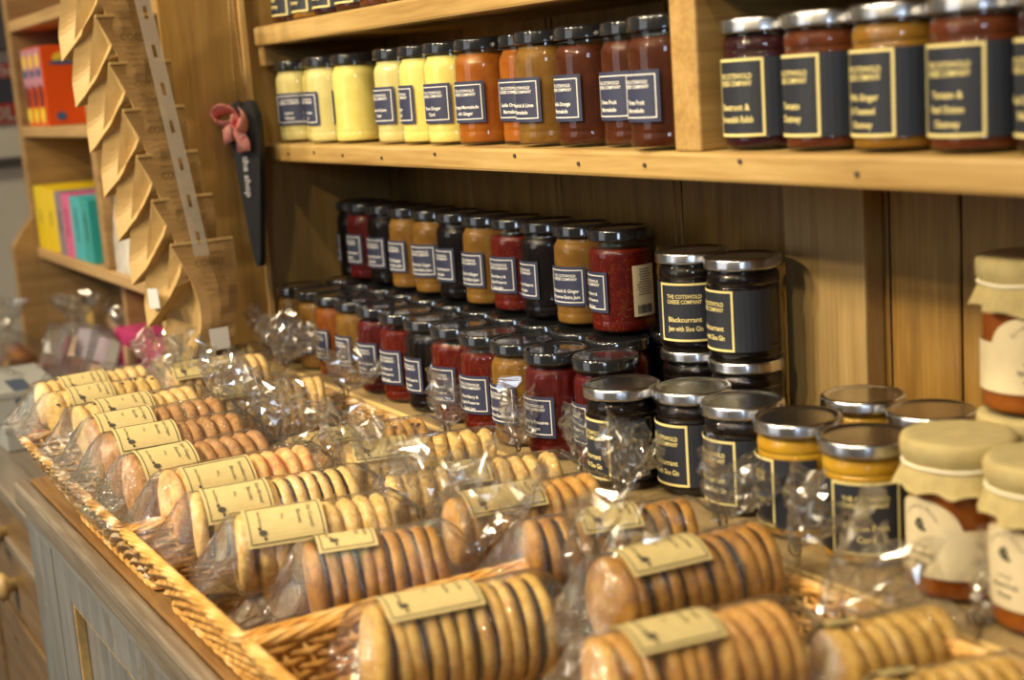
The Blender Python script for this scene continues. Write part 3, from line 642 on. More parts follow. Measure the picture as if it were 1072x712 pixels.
def basket(name, label, x0, x1, y0, y1, hgt, flare_l, flare_r, wm, rm, rng=0):
    rg = random.Random(rng)
    t = thing('wicker_basket', label, 'basket', ((x0 + x1) / 2, (y0 + y1) / 2, zb_ + 0.001), 0, 'wicker baskets of biscuits')
    ox, oy = (x0 + x1) / 2, (y0 + y1) / 2
    TF = 0.030
    def corner(s):    # s in 0..1 from base to rim: rectangle bounds
        return (x0 + flare_l * (1 - s) - ox, x1 - flare_r * (1 - s) - ox, y0 + TF * (1 - s) - oy, y1 - 0.02 * (1 - s) - oy)
    bm = bmesh.new()
    def wallpoint(side, u, s, off):
        a, b, c, d = corner(s); z = 0.004 + hgt * s
        if side == 0: return Vector((a + (b - a) * u, c - off, z))
        if side == 1: return Vector((b + off, c + (d - c) * u, z))
        if side == 2: return Vector((b + (a - b) * u, d + off, z))
        return Vector((a - off, d + (c - d) * u, z))
    lens = [x1 - x0, y1 - y0, x1 - x0, y1 - y0]
    nst = [max(4, int(round(l / 0.0155))) for l in lens]
    for side in range(4):
        for k in range(nst[side] + 1):
            u = (k + 0.0) / nst[side]; u = min(max(u, 0.004), 0.996)
            tube(bm, [wallpoint(side, u, 0.0, 0), wallpoint(side, u, 1.0, 0)], 0.0018, 5)
    rows = int(hgt / 0.0042)
    for r_ in range(rows):
        s = (r_ + 0.6) / rows
        for par in (0,):
            pts = []
            for side in range(4):
                n = nst[side]
                for k in range(n * 2):
                    u = k / (2 * n)
                    ph = (k + (r_ % 2) * 2) % 4
                    off = {0: 0.0032, 1: 0.0, 2: -0.0032, 3: 0.0}[ph]
                    p = wallpoint(side, u, s, off); p.z += rg.uniform(-0.0004, 0.0004)
                    pts.append(p)
            tube(bm, pts, 0.0021, 5, True)
    link('woven_sides', mesh_from(bm, True), wm, t)
    bm = bmesh.new()
    a, b, c, d = corner(0.02)
    box(bm, a, b, c, d, 0.0, 0.004, 0.001)
    link('base', mesh_from(bm), M['wicker_dark'], t)
    # rim: fat slanting wraps over a core
    bm = bmesh.new(); ring = []
    for side in range(4):
        n = int(lens[side] / 0.006)
        for k in range(n): ring.append(wallpoint(side, k / n, 1.0, 0))
    NN = len(ring); cum = 0
    for st in range(5):
        pts = []
        for i, p in enumerate(ring):
            q = ring[(i + 1) % NN]; tdir = (q - p); tdir.normalize()
            side = Vector((tdir.y, -tdir.x, 0)); ph = i * 2 * PI / 14.0 + st * 2 * PI / 5
            pts.append(p + side * (0.0032 * math.cos(ph)) + Vector((0, 0, 0.0005 + 0.0024 * math.sin(ph))))
        tube(bm, pts, 0.0018, 6, True)
    link('rim', mesh_from(bm, True), rm, t)
    bm = bmesh.new(); a, b, c, d = corner(0.0)
    for st in range(2):
        pts = []
        P4 = [(a, c), (b, c), (b, d), (a, d)]
        for e in range(4):
            p, q = P4[e], P4[(e + 1) % 4]; n = int(max(6, math.hypot(q[0] - p[0], q[1] - p[1]) / 0.006))
            for k in range(n):
                u = k / n; ph = k * 1.0 + st * PI
                pts.append((p[0] + (q[0] - p[0]) * u, p[1] + (q[1] - p[1]) * u, 0.0035 + 0.0018 * math.sin(ph)))
        pts = [(x + (0.0035 if x > 0 else -0.0035), y + (0.0035 if y > 0 else -0.0035), z) for x, y, z in pts]
        tube(bm, pts, 0.0024, 5, True)
    link('foot_braid', mesh_from(bm, True), M['wicker_rim'], t)
    return t
basket('b', 'brownish wicker basket furthest left, holding pale and brown biscuits', -1.455, -1.078, 0.242, 0.557, 0.060, 0.11, 0.030, M['wicker_mix'], M['wicker_mix'], 1)
basket('b', 'golden wicker basket in the middle, holding the pink flecked biscuits', -1.066, -0.798, 0.242, 0.557, 0.061, 0.020, 0.020, M['wicker'], M['wicker_rim'], 2)
basket('b', 'golden wicker basket nearest the camera, holding the large round biscuits', -0.786, -0.40, 0.242, 0.557, 0.061, 0.020, 0.020, M['wicker'], M['wicker_rim'], 3)

# ------------------------------------------------------------------ biscuit packs
def bis_mat(name, a, b, c, scale=160, rough=0.75, bump=0.5):
    m, nt, out = new_mat(name)
    v = coords(nt); n = N(nt, 'ShaderNodeTexNoise', i_Scale=scale, i_Detail=6.0, i_Roughness=0.65); L(nt, v, n.inputs['Vector'])
    r = ramp(nt, n.outputs[0], [(0.34, a), (0.5, b), (0.64, c)])
    p = N(nt, 'ShaderNodeBsdfPrincipled'); L(nt, r.outputs[0], p.inputs['Base Color']); p.inputs['Roughness'].default_value = rough
    bp = N(nt, 'ShaderNodeBump', i_Strength=bump, i_Distance=0.0015); L(nt, n.outputs[0], bp.inputs['Height']); L(nt, bp.outputs[0], p.inputs['Normal'])
    L(nt, p.outputs[0], out.inputs[0]); return m
BIS = {
 'pale': bis_mat('pale_shortbread', (0.60, 0.36, 0.10), (0.76, 0.52, 0.20), (0.84, 0.62, 0.30)),
 'oat': bis_mat('golden_oat', (0.55, 0.32, 0.08), (0.74, 0.50, 0.17), (0.84, 0.64, 0.30), 220, bump=0.9),
 'ginger': bis_mat('ginger_brown', (0.24, 0.11, 0.035), (0.40, 0.20, 0.07), (0.50, 0.28, 0.11)),
 'pink': bis_mat('pink_fleck', (0.72, 0.17, 0.07), (0.78, 0.46, 0.16), (0.86, 0.60, 0.26), 70),
 'golden': bis_mat('golden_brown', (0.44, 0.20, 0.035), (0.60, 0.32, 0.07), (0.70, 0.43, 0.12), 90),
 'brown': bis_mat('toasted_brown', (0.24, 0.100, 0.010), (0.37, 0.170, 0.018), (0.47, 0.235, 0.030), 90),
 'yellow': bis_mat('buttery_yellow', (0.46, 0.25, 0.04), (0.60, 0.37, 0.08), (0.70, 0.49, 0.15), 90),
}
M['choc'] = plain('dark_filling', (0.030, 0.014, 0.008), 0.75, spec=0.2)
M['currant'] = plain('currant', (0.03, 0.02, 0.02), 0.4)
def biscuit_me(kind, Rb, th, seed):
    rg = random.Random(seed); bm = bmesh.new(); seg = 36
    prof = [(0, -th / 2), (Rb * 0.5, -th / 2), (Rb * 0.82, -th / 2 * 0.96), (Rb * 0.95, -th * 0.36), (Rb, -th * 0.1), (Rb * 0.985, th * 0.18), (Rb * 0.92, th * 0.40), (Rb * 0.78, th / 2), (Rb * 0.5, th / 2), (0, th / 2)]
    rings = []
    amp = {'oat': 0.0024, 'ginger': 0.0009, 'pink': 0.0007, 'pale': 0.0005}.get(kind, 0.0004)
    sc = {'oat': 170, 'ginger': 90}.get(kind, 70)
    sv = Vector((seed * 3.1, seed * 1.7, 0))
    for r, y in prof:
        if r == 0: rings.append([bm.verts.new((0, y, 0))]); continue
        ring = []
        for k in range(seg):
            a = 2 * PI * k / seg
            p = Vector((r * math.cos(a), y, r * math.sin(a)))
            d = mnoise.noise(p * sc + sv) * amp
            if kind == 'pale': d += 0.0004 * math.sin(a * 16)
            p += Vector((math.cos(a), 0, math.sin(a))) * d * 1.1 + Vector((0, mnoise.noise(p * sc + sv * 2) * amp * 0.7, 0))
            ring.append(bm.verts.new(p))
        rings.append(ring)
    for a, b in zip(rings, rings[1:]):
        for k in range(seg):
            k2 = (k + 1) % seg
            if len(a) == 1: bm.faces.new((a[0], b[k], b[k2]))
            elif len(b) == 1: bm.faces.new((a[k], b[0], a[k2]))
            else: bm.faces.new((a[k], b[k], b[k2], a[k2]))
    return mesh_from(bm, True)
def catmull(S, n):
    out = []
    for i in range(len(S) - 1):
        a, b, c, d = S[max(0, i - 1)], S[i], S[i + 1], S[min(len(S) - 1, i + 2)]
        for k in range(n):
            t = k / n
            out.append([0.5 * (2 * b[j] + (c[j] - a[j]) * t + (2 * a[j] - 5 * b[j] + 4 * c[j] - d[j]) * t * t + (3 * b[j] - a[j] - 3 * c[j] + d[j]) * t ** 3) for j in range(len(a))])
    out.append(list(S[-1])); return out
def film_me(Rb, Lb, seed, tuft=1.0, tilt=0.6):
    """bag round a roll of biscuits: flat crimped left end, taut middle, gathered neck; returns (bag, tuft) meshes"""
    rg = random.Random(seed); h = Lb / 2
    # y, x, z, rx, rz, ripple
    S = [(-h - 0.034, 0, -0.016, 1.22 * Rb, 0.0012, 0.0010), (-h - 0.026, 0.001, -0.011, 1.18 * Rb, 0.006, 0.0020), (-h - 0.014, 0, -0.004, 1.12 * Rb, 0.62 * Rb, 0.0022), (-h - 0.004, 0, 0, 1.07 * Rb, 0.98 * Rb, 0.0012),
         (-h + 0.006, 0, 0, 1.05 * Rb, 1.06 * Rb, 0.0005), (-h * 0.3, 0, 0, 1.06 * Rb, 1.055 * Rb, 0.0004), (h * 0.4, 0, 0, 1.06 * Rb, 1.055 * Rb, 0.0004), (h - 0.004, 0, 0, 1.06 * Rb, 1.06 * Rb, 0.0006), (h + 0.006, 0, 0.001, 0.96 * Rb, 0.95 * Rb, 0.0016),
         (h + 0.016, 0, 0.004, 0.55 * Rb, 0.52 * Rb, 0.0022), (h + 0.022, 0, 0.008, 0.22 * Rb, 0.2 * Rb, 0.0008)]
    def build(S, n, seg, jit, cap):
        secs = catmull(S, n); bm = bmesh.new(); rings = []
        fr = [(rg.randint(4, 9), rg.uniform(0, 6.28), rg.uniform(-40, 40)), (rg.randint(10, 15), rg.uniform(0, 6.28), rg.uniform(-60, 60)), (rg.randint(17, 24), rg.uniform(0, 6.28), rg.uniform(-90, 90))]
        prev = None
        for i, s in enumerate(secs):
            y, x, z, rx, rz, rip = s
            ring = []
            for k in range(seg):
                a = 2 * PI * k / seg
                w = sum(math.sin(f * a + p + q * y) * c for (f, p, q), c in zip(fr, (0.5, 0.6, 0.5))) * rip
                px = (rx + w) * math.cos(a); pz = (rz + w) * math.sin(a)
                ring.append((px + rg.gauss(0, jit), rg.gauss(0, jit), pz + rg.gauss(0, jit), x, y, z))
            rings.append(ring)
        return secs, rings
    secs, rings = build(S, 4, 44, 0.00018, False)
    bm = bmesh.new(); vr = []
    for ring in rings: vr.append([bm.verts.new((p[0] + p[3], p[4] + p[1], p[2] + p[5])) for p in ring])
    for a, b in zip(vr, vr[1:]):
        for k in range(44): bm.faces.new((a[k], a[(k + 1) % 44], b[(k + 1) % 44], b[k]))
    bag = mesh_from(bm, True)
    # tuft: sections perpendicular to a path that rises from the neck
    bm = bmesh.new(); seg = 30; vr = []
    d = Vector((rg.uniform(-0.35, 0.35), 1.0 - tilt, tilt * 1.5)).normalized()
    side = d.cross(Vector((1, 0, 0))).normalized(); other = d.cross(side).normalized()
    p0 = Vector((0, h + 0.021, 0.007))
    fr = [(rg.randint(3, 5), rg.uniform(0, 6.28)), (rg.randint(7, 10), rg.uniform(0, 6.28)), (rg.randint(12, 16), rg.uniform(0, 6.28))]
    T_ = [(0, 0.2, 0.05), (0.004, 0.17, 0.1), (0.010, 0.34, 0.35), (0.018, 0.56, 0.45), (0.026, 0.72, 0.5), (0.034, 0.84, 0.55), (0.042, 0.86, 0.6)]
    ea, eb = rg.uniform(0.9, 1.25), rg.uniform(0.45, 0.8)
    for i, (t, rr, rp) in enumerate(catmull(T_, 3)):
        ring = []
        for k in range(seg):
            a = 2 * PI * k / seg
            w = sum(math.sin(f * a + p + t * 60 * (1 + j)) for j, (f, p) in enumerate(fr)) / 3
            rad = 0.026 * rr * (1 + rp * w) * (0.85 + 0.3 * tuft)
            q = p0 + d * (t * tuft * (1 + (0.16 * math.sin(3 * a + fr[0][1]) + 0.1 * math.sin(7 * a)) * min(1, t / 0.03))) + side * (rad * math.cos(a) * ea) + other * (rad * math.sin(a) * eb)
            j = 0.0012 * min(1, t / 0.008)
            ring.append(bm.verts.new(q + Vector((rg.gauss(0, j), rg.gauss(0, j), rg.gauss(0, j)))))
        vr.append(ring)
    for a, b in zip(vr, vr[1:]):
        for k in range(seg): bm.faces.new((a[k], a[(k + 1) % seg], b[(k + 1) % seg], b[k]))
    tf = mesh_from(bm, False)
    bm = bmesh.new(); tube(bm, [p0 + Vector((0.0052 * math.cos(q * 0.7), 0.0005 * q - 0.001, 0.0052 * math.sin(q * 0.7))) for q in range(14)], 0.0007, 5)
    tie = mesh_from(bm, True)
    return bag, tf, tie
def pack(x, y, z, kind, Rb, Lb, ang, label, seed, n=None, lab=(0.08, 0.50), lroll=22, tuft=1.12, tilt=0.6, group='cellophane packs of biscuits', pitch=None, choc=False, currants=False, pitchx=0.0):
    rg = random.Random(seed * 7 + 3)
    t = thing('biscuit_pack', label, 'biscuits', (x, y, z), 0, group, rot=(R(pitchx), 0, R(ang)))
    pitch = pitch or {'oat': 0.0125, 'pale': 0.0105, 'ginger': 0.0118, 'pink': 0.0120}.get(kind, 0.0105)
    nb = int(Lb / pitch); Lb = nb * pitch; th = pitch * 0.93
    mes = [cached(('bis', kind, round(Rb, 4), pitch, v), lambda v=v: biscuit_me(kind, Rb, th, v + 1)) for v in range(3)]
    for k in range(nb):
        o = link('biscuit', mes[(k + seed) % 3], BIS[kind], t, (rg.gauss(0, 0.0004), -Lb / 2 + pitch * (k + 0.5), rg.gauss(0, 0.0004)), (R(rg.gauss(3, 2)), rg.uniform(0, 6.28), R(rg.gauss(0, 2))))
        if choc and k < nb - 1:
            me = cached(('choc', round(Rb, 4), pitch), lambda: lathe([(0, -pitch * 0.2), (Rb * 0.9, -pitch * 0.2), (Rb * 0.93, 0), (Rb * 0.9, pitch * 0.2), (0, pitch * 0.2)], 32))
            link('filling', me, M['choc'], o, (0, pitch * 0.5, 0), (PI / 2, 0, 0))
    if currants:
        bm = bmesh.new()
        for k in range(16):
            a = rg.uniform(-0.2, PI); yy = rg.uniform(-Lb / 2, Lb / 2)
            bmesh.ops.create_icosphere(bm, subdivisions=1, radius=0.0022, matrix=Matrix.Translation((Rb * 0.985 * math.cos(a), yy, Rb * 0.985 * math.sin(a))) @ Matrix.Scale(0.6, 4, (0, 0, 1)))
        link('currants', mesh_from(bm, True), M['currant'], t)
    bag, tf, tie = film_me(Rb, Lb, seed, tuft, tilt)
    bo = link('cellophane_bag', bag, M['film'], t); link('gathered_tuft', tf, M['tuft'], bo); link('twist_tie', tie, M['dark_ink'], bo)
    # paper label on the film: local cylinder about Y
    rr = Rb * 1.075 + 0.0006; y0 = -Lb / 2 + Lb * lab[0]; y1 = -Lb / 2 + Lb * lab[1]; aw = 0.021 / Rb
    c = R(90 - lroll)
    def cyl(u, v, dr=0.0): # u along the axis, v round it
        a = c + v / rr; return ((rr + dr) * math.cos(a), u, (rr + dr) * math.sin(a))
    def strip(bm, u0, u1, v0, v1, dr, th=0.0003, n=8):
        g = []
        for q in (dr, dr + th):
            g.append([[bm.verts.new(cyl(u, v0 + (v1 - v0) * k / n, q)) for u in (u0, u1)] for k in range(n + 1)])
        for rows in g:
            for k in range(n): bm.faces.new((rows[k][0], rows[k + 1][0], rows[k + 1][1], rows[k][1]))
        for k in range(n):
            for j in (0, 1): bm.faces.new((g[0][k][j], g[0][k + 1][j], g[1][k + 1][j], g[1][k][j]))
        for k in (0, n): bm.faces.new((g[0][k][0], g[0][k][1], g[1][k][1], g[1][k][0]))
    hv = 0.0175 * (Rb / 0.024) ** 0.5
    bm = bmesh.new(); strip(bm, y0, y1, -hv, hv, 0.0, 0.0004, 12); lb = link('paper_label', mesh_from(bm), M['kraft_label'], t)
    bm = bmesh.new(); i, w = 0.0022, 0.0006
    strip(bm, y0 + i, y1 - i, -hv + i, -hv + i + w, 0.0005); strip(bm, y0 + i, y1 - i, hv - i - w, hv - i, 0.0005); strip(bm, y0 + i, y0 + i + w, -hv + i, hv - i, 0.0005); strip(bm, y1 - i - w, y1 - i, -hv + i, hv - i, 0.0005)
    # animal emblem and lines that run across the roll
    for (eu, ev, ra, rb_) in ((y0 + 0.0115, -hv * 0.48, 0.0030, 0.0022), (y0 + 0.0095, -hv * 0.30, 0.0013, 0.0013), (y0 + 0.0125, -hv * 0.70, 0.0010, 0.0014)):
        bm.faces.new([bm.verts.new(cyl(eu + ra * math.cos(2 * PI * k / 12), ev + rb_ * math.sin(2 * PI * k / 12), 0.0009)) for k in range(12)])
    w_ = y1 - y0
    for s, hh, uo, vo in (('Hand Baked', 0.0022, 0.17, 0.18), ('150 g', 0.0018, 0.46, 0.15), ('Biscuits', 0.0030, 0.66, 0.05), (KN[kind], 0.0030, 0.80, 0.05)):
        text_bm(bm, s, hh, lambda a, b, uo=uo, vo=vo: cyl(y0 + w_ * uo + b, hv * vo - a, 0.0009), 0.0, hv * 1.3)
    link('label_lettering', mesh_from(bm), M['dark_ink'], lb)
    return t
KN = {'pale': 'Shortbread', 'oat': 'Oat Crunch', 'ginger': 'Stem Ginger', 'pink': 'Strawberry', 'golden': 'Butter', 'brown': 'Chocolate', 'yellow': 'Lemon'}

P = [ # x, y, z, kind, R, L, angle, label, options
 (-1.556, 0.470, -.305, 'pale', .0235, .115, 4, 'pack of pale biscuits at the very back against the side panel', dict(lab=(.05, .50), lroll=30)),
 (-1.475, 0.455, -.303, 'pale', .0240, .110, 3, 'pale biscuit pack second from the back, wide cream label on top', dict(lab=(.0, .60), lroll=25)),
 (-1.385, 0.478, -.325, 'pale', .0300, .125, 11, 'pack of thin ridged biscuits under the tufts by the ledge end', dict(lab=(.02, .40), lroll=10)),
 (-1.522, 0.332, -.305, 'pale', .0235, .125, -5, 'backmost pale biscuit pack in the left column', dict(lab=(.18, .60), lroll=32, tilt=.9)),
 (-1.466, 0.330, -.308, 'oat', .0240, .120, -3, 'oaty biscuit pack second from the back in the left column', dict(lab=(.15, .55), lroll=30, currants=True)),
 (-1.348, 0.332, -.303, 'pale', .0255, .120, -4, 'pack of flecked pale biscuits just behind the brown ginger packs', dict(lab=(.15, .60), lroll=26, currants=True)),
 (-1.272, 0.330, -.305, 'ginger', .0290, .118, 0, 'brown ginger biscuit pack, furthest of the three brown ones', dict(lab=(.02, .45), lroll=24)),
 (-1.211, 0.328, -.308, 'ginger', .0290, .118, 2, 'brown ginger biscuit pack, middle of the three brown ones', dict(lab=(.05, .50), lroll=26)),
 (-1.150, 0.328, -.315, 'ginger', .0300, .120, -3, 'brown ginger biscuit pack, nearest of the three brown ones', dict(lab=(.05, .45), lroll=30)),
 (-1.074, 0.338, -.314, 'pink', .0290, .125, 0, 'pack of pink flecked biscuits with a large label', dict(lab=(.10, .56), lroll=44)),
 (-1.008, 0.344, -.317, 'pale', .0270, .128, 6, 'pale biscuit pack with dark filling beside the pink flecked ones', dict(lab=(.05, .45), lroll=36, choc=True)),
 (-.940, 0.348, -.322, 'oat', .0275, .122, 12, 'golden crumbly biscuit pack between filled and dark brown packs', dict(lab=(.05, .55), lroll=34)),
 (-.858, 0.360, -.331, 'brown', .0320, .104, 15, 'large pack of toasted brown biscuits in the middle foreground', dict(lab=(.08, .50), lroll=-2, choc=True, tuft=1.6)),
 (-.748, 0.362, -.341, 'yellow', .0330, .120, 9, 'large pack of yellow brown biscuits low in the foreground', dict(lab=(.10, .62), lroll=4, choc=True, tuft=1.7)),
 (-.590, 0.425, -.324, 'golden', .0300, .125, 8, 'out of focus golden biscuit pack at the bottom of the picture', dict(lab=(.15, .60), lroll=4, tuft=1.7, tilt=.30)),
 (-.552, 0.530, -.330, 'yellow', .0225, .075, 8, 'short golden biscuit pack below the big cellophane tuft', dict(lab=(.0, .25), lroll=-40, tilt=.3)),
 (-.492, 0.515, -.336, 'yellow', .0230, .075, 15, 'golden biscuit pack in the bottom right corner', dict(lab=(.0, .25), lroll=-40, tilt=.3)),
 (-1.170, 0.500, -.328, 'golden', .0235, .100, 7, 'currant dotted golden biscuit pack just below the ledge edge', dict(lab=(.0, .30), lroll=10, currants=True)),
 (-1.050, 0.487, -.317, 'oat', .0255, .135, 16, 'knobbly pale oat biscuit pack with label, behind another oat pack', dict(lab=(.05, .42), lroll=18)),
 (-.962, 0.491, -.323, 'oat', .0260, .140, 14, 'knobbly pale oat biscuit pack nearer the camera, beside the twist tie', dict(lab=(.36, .58), lroll=18)),
 (-.882, 0.490, -.322, 'golden', .0250, .118, 8, 'thin orange brown biscuit pack right of the knobbly oat packs', dict(lab=(.08, .60), lroll=20)),
 (-.773, 0.494, -.318, 'brown', .0270, .125, 16, 'brown biscuit pack with label on top, behind the dark brown pack', dict(lab=(.30, .66), lroll=12, choc=True)),
 (-.684, 0.492, -.318, 'brown', .0290, .118, 5, 'dark brown biscuit pack with square label, in front of the sloe gin jars', dict(lab=(.08, .55), lroll=10, choc=True, tilt=.5)),
]
for k, (x, y, z, kd, rb_, ln, an, lb_, op) in enumerate(P):
    op.pop('n', None)
    pack(x, y, T + z, kd, rb_, ln, -an, lb_, k + 1, **op)
# lower layer, glimpsed between the upper packs
LOW = [(-1.385, .345), (-1.330, .345), (-1.275, .35), (-1.220, .345), (-1.165, .35), (-1.02, .345), (-.965, .35),  (-.665, .33), (-.65, .38), (-.50, .35),
       (-1.33, .50), (-1.25, .50), (-1.17, .50), (-1.02, .50), (-.95, .50), (-.89, .50), (-.72, .50), (-.62, .50)]
for k, (x, y) in enumerate(LOW):
    kd = ['oat', 'golden', 'pale', 'brown', 'ginger'][k % 5]
    pack(x, y + 0.012, T - 0.3630, kd, 0.0185, 0.09, [3, -4, 6, 0][k % 4], 'pack of %s biscuits in the bottom layer of a basket, beneath other packs' % {'oat': 'oat', 'golden': 'golden', 'pale': 'pale', 'brown': 'brown', 'ginger': 'ginger'}[kd], 50 + k, tuft=0.45, tilt=0.1, group='packs beneath the top layer: ' + kd)

# ------------------------------------------------------------------ coffee bags on a clip strip
def kraft(name, c):
    m, nt, out = new_mat(name)
    v = coords(nt); n = N(nt, 'ShaderNodeTexNoise', i_Scale=30.0, i_Detail=4.0); L(nt, v, n.inputs['Vector'])
    r = ramp(nt, n.outputs[0], [(0.3, tuple(x * 0.9 for x in c)), (0.7, tuple(min(1, x * 1.08) for x in c))])
    b = N(nt, 'ShaderNodeBsdfPrincipled'); L(nt, r.outputs[0], b.inputs['Base Color']); b.inputs['Roughness'].default_value = 0.45
    L(nt, b.outputs[0], out.inputs[0]); return m
M['kraft'] = kraft('kraft_paper', (0.50, 0.345, 0.145))
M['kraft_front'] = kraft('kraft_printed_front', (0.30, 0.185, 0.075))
M['kraft_ink'] = plain('kraft_print', (0.13, 0.075, 0.03), 0.6)
M['strip'] = clear('plastic_strip', 1.5, 0.2, haze=0.32, boost=1.4)
M['sticker'] = plain('sticker', (0.62, 0.64, 0.66), 0.5)
def bag_me(w, h, Tk, g, seed, lift=0.040):
    rg = random.Random(seed); rows = 22; bm = bmesh.new(); rings = []
    for i in range(rows + 1):
        s = i / rows; z = -h * s
        t = Tk * min(1.0, (s / 0.8) ** 0.9)
        t = max(t, 0.0014)
        e = 0.024 * math.sin(PI * min(1, s * 0.85)); gg = g * math.sin(PI * min(1, s * 0.95))
        wr = w - 0.016 * s * s
        base = [(0, e), (0, wr), (-t / 2, wr - gg), (-t, wr), (-t, -0.004 * s), (-t * 0.45, e * 0.6 + gg * 0.6)]
        ring = []; sub = 4
        for k in range(6):
            a, b = Vector(base[k]), Vector(base[(k + 1) % 6])
            for q in range(sub):
                p = a.lerp(b, q / sub); fold = 0.0016 if (q and s > 0.06) else 0.0003
                n_ = mnoise.noise(Vector((p.x * 60, p.y * 60 + seed * 5, z * 45))) * fold * 1.5
                bulge = 0.004 * math.sin(PI * q / sub) * math.sin(PI * min(1, s * 1.1)) if k in (0, 3) else 0
                sg = 1 if k == 0 else -1
                extra = -(lift * (1.0 - min(1.0, -p.x / t)) + 0.018 * max(0.0, p.y / w)) * s * s if t > 0.004 else 0.0
                ring.append(bm.verts.new((p.x + n_ + sg * bulge, p.y + n_ * 0.5, z - extra + rg.gauss(0, 0.0002))))
        rings.append(ring)
    m = len(rings[0])
    for a, b in zip(rings, rings[1:]):
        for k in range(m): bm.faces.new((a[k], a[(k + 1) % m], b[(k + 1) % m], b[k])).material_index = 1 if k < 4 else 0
    bm.faces.new(rings[-1]); bm.faces.new(rings[0][::-1])
    bmesh.ops.triangulate(bm, faces=[f for f in bm.faces if len(f.verts) > 4])
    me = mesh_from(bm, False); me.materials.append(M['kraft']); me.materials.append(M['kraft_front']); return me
def flat_print(bm, lines, y0, z0, w, x=0.0052):
    for s, hh, dy, dz in lines:
        text_bm(bm, s, hh, lambda a, b, dy=dy, dz=dz: (x, y0 + w / 2 + dy + a, z0 + dz + b), 0.0, w * 0.8)
BAGS = [ # top z, left y, x of the face's left edge, turn, thickness
 (-.157, .437, -1.540, 2, .058), (-.107, .423, -1.543, 8, .055), (-.058, .413, -1.546, 9, .055), (-.008, .405, -1.549, 10, .055), (.042, .397, -1.552, 11, .055), (.092, .389, -1.555, 12, .055), (.142, .381, -1.558, 13, .055), (.192, .374, -1.561, 14, .055)]
for k, (z, y, x, a, tk) in enumerate(BAGS):
    nm = ['lowest kraft coffee bag on the hanging strip, white sticker on its front', 'kraft coffee bag second from the bottom of the hanging strip', 'kraft coffee bag third from the bottom of the hanging strip', 'kraft coffee bag fourth from the bottom of the hanging strip', 'kraft coffee bag fifth from the bottom of the hanging strip', 'kraft coffee bag sixth from the bottom of the hanging strip', 'kraft coffee bag seventh from the bottom of the strip, at the picture top', 'kraft coffee bag above the others, cut by the top of the picture'][k]
    t = thing('coffee_bag', nm, 'coffee bag', (x, y, T + z), 0, 'kraft coffee bags on the hanging strip', rot=(0, R(-5), R(a)))
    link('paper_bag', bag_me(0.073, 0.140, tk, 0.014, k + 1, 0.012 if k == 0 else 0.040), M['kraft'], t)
    bm = bmesh.new(); rg = random.Random(k)
    flat_print(bm, [('FRESHLY ROASTED', 0.0028, 0, -0.016), ('COFFEE', 0.0072, 0, -0.028), ('Origin  Roast  Grind', 0.0024, 0, -0.036), ('Store in a cool dry place', 0.0022, 0, -0.043), ('Strength   1 2 3 4 5', 0.0022, 0, -0.049), ('whole bean', 0.003, 0, -0.056)], 0.004, 0, 0.073, 0.0062)
    link('bag_print', mesh_from(bm), M['kraft_ink'], t)
    link('tin_fold', bx(-0.0022, 0.0012, 0.0005, 0.0725, -0.0022, 0.0012, 0.0004), M['kraft'], t)
    if k < 2:
        st = link('sticker', bx(0.0068, 0.0074, 0.028, 0.050, -0.122, -0.098) if k == 0 else bx(-0.040, -0.012, -0.0038, -0.0028, -0.118, -0.096), M['sticker'], t)
bm = bmesh.new()
tp, bt = Vector((-1.5665, .426, .235)), Vector((-1.540, .468, -.172))
n = 60; prev = None
for i in range(n):
    p = tp.lerp(bt, i / n); q = tp.lerp(bt, (i + 1) / n); hole = (i % 6) in (2, 3)
    for (a, b) in (((-0.0085, -0.0022), (0.0022, 0.0085)) if hole else ((-0.0085, 0.0085),)):
        vs = [(p.x + 0.012, p.y + a, p.z), (p.x + 0.012, p.y + b, p.z), (q.x + 0.012, q.y + b, q.z), (q.x + 0.012, q.y + a, q.z)]
        f1 = [bm.verts.new(Vector(v)) for v in vs]; f2 = [bm.verts.new(Vector(v) + Vector((0.0006, 0, 0))) for v in vs]
        bm.faces.new(f1); bm.faces.new(f2)
        for k in range(4): bm.faces.new((f1[k], f1[(k + 1) % 4], f2[(k + 1) % 4], f2[k]))
me = mesh_from(bm)
st = link('clip_strip', me, M['strip'], None, (0, 0, T)); tag(st, 'clear slotted plastic strip holding the kraft coffee bags', 'display strip')

# ------------------------------------------------------------------ slate heart with gingham bow
M['slate'] = plain('black_slate', (0.022, 0.024, 0.027), 0.55, noise=0.15)
M['chalk'] = plain('chalk', (0.75, 0.76, 0.76), 0.9)
M['twine'] = plain('jute_twine', (0.42, 0.28, 0.12), 0.9, noise=0.3, nscale=400)
def gingham():
    m, nt, out = new_mat('red_gingham')
    tc = N(nt, 'ShaderNodeTexCoord'); ck = N(nt, 'ShaderNodeTexChecker', i_Scale=1.0)
    mp = N(nt, 'ShaderNodeMapping'); mp.inputs['Scale'].default_value = (700, 700, 700); mp.inputs['Rotation'].default_value = (0.3, 0.2, 0.5)
    L(nt, tc.outputs['Object'], mp.inputs[0]); L(nt, mp.outputs[0], ck.inputs['Vector']); ck.inputs['Color1'].default_value = (0.72, 0.09, 0.07, 1); ck.inputs['Color2'].default_value = (0.80, 0.52, 0.46, 1)
    b = N(nt, 'ShaderNodeBsdfPrincipled'); L(nt, ck.outputs[0], b.inputs['Base Color']); b.inputs['Roughness'].default_value = 0.8
    L(nt, b.outputs[0], out.inputs[0]); return m
M['gingham'] = gingham()
ht = thing('hanging_heart', 'long black slate heart with red gingham bow hung on twine by the shelf end', 'heart sign', (-1.634, 0.574, T - 0.012), 0, None, rot=(0, 0, R(-64)))
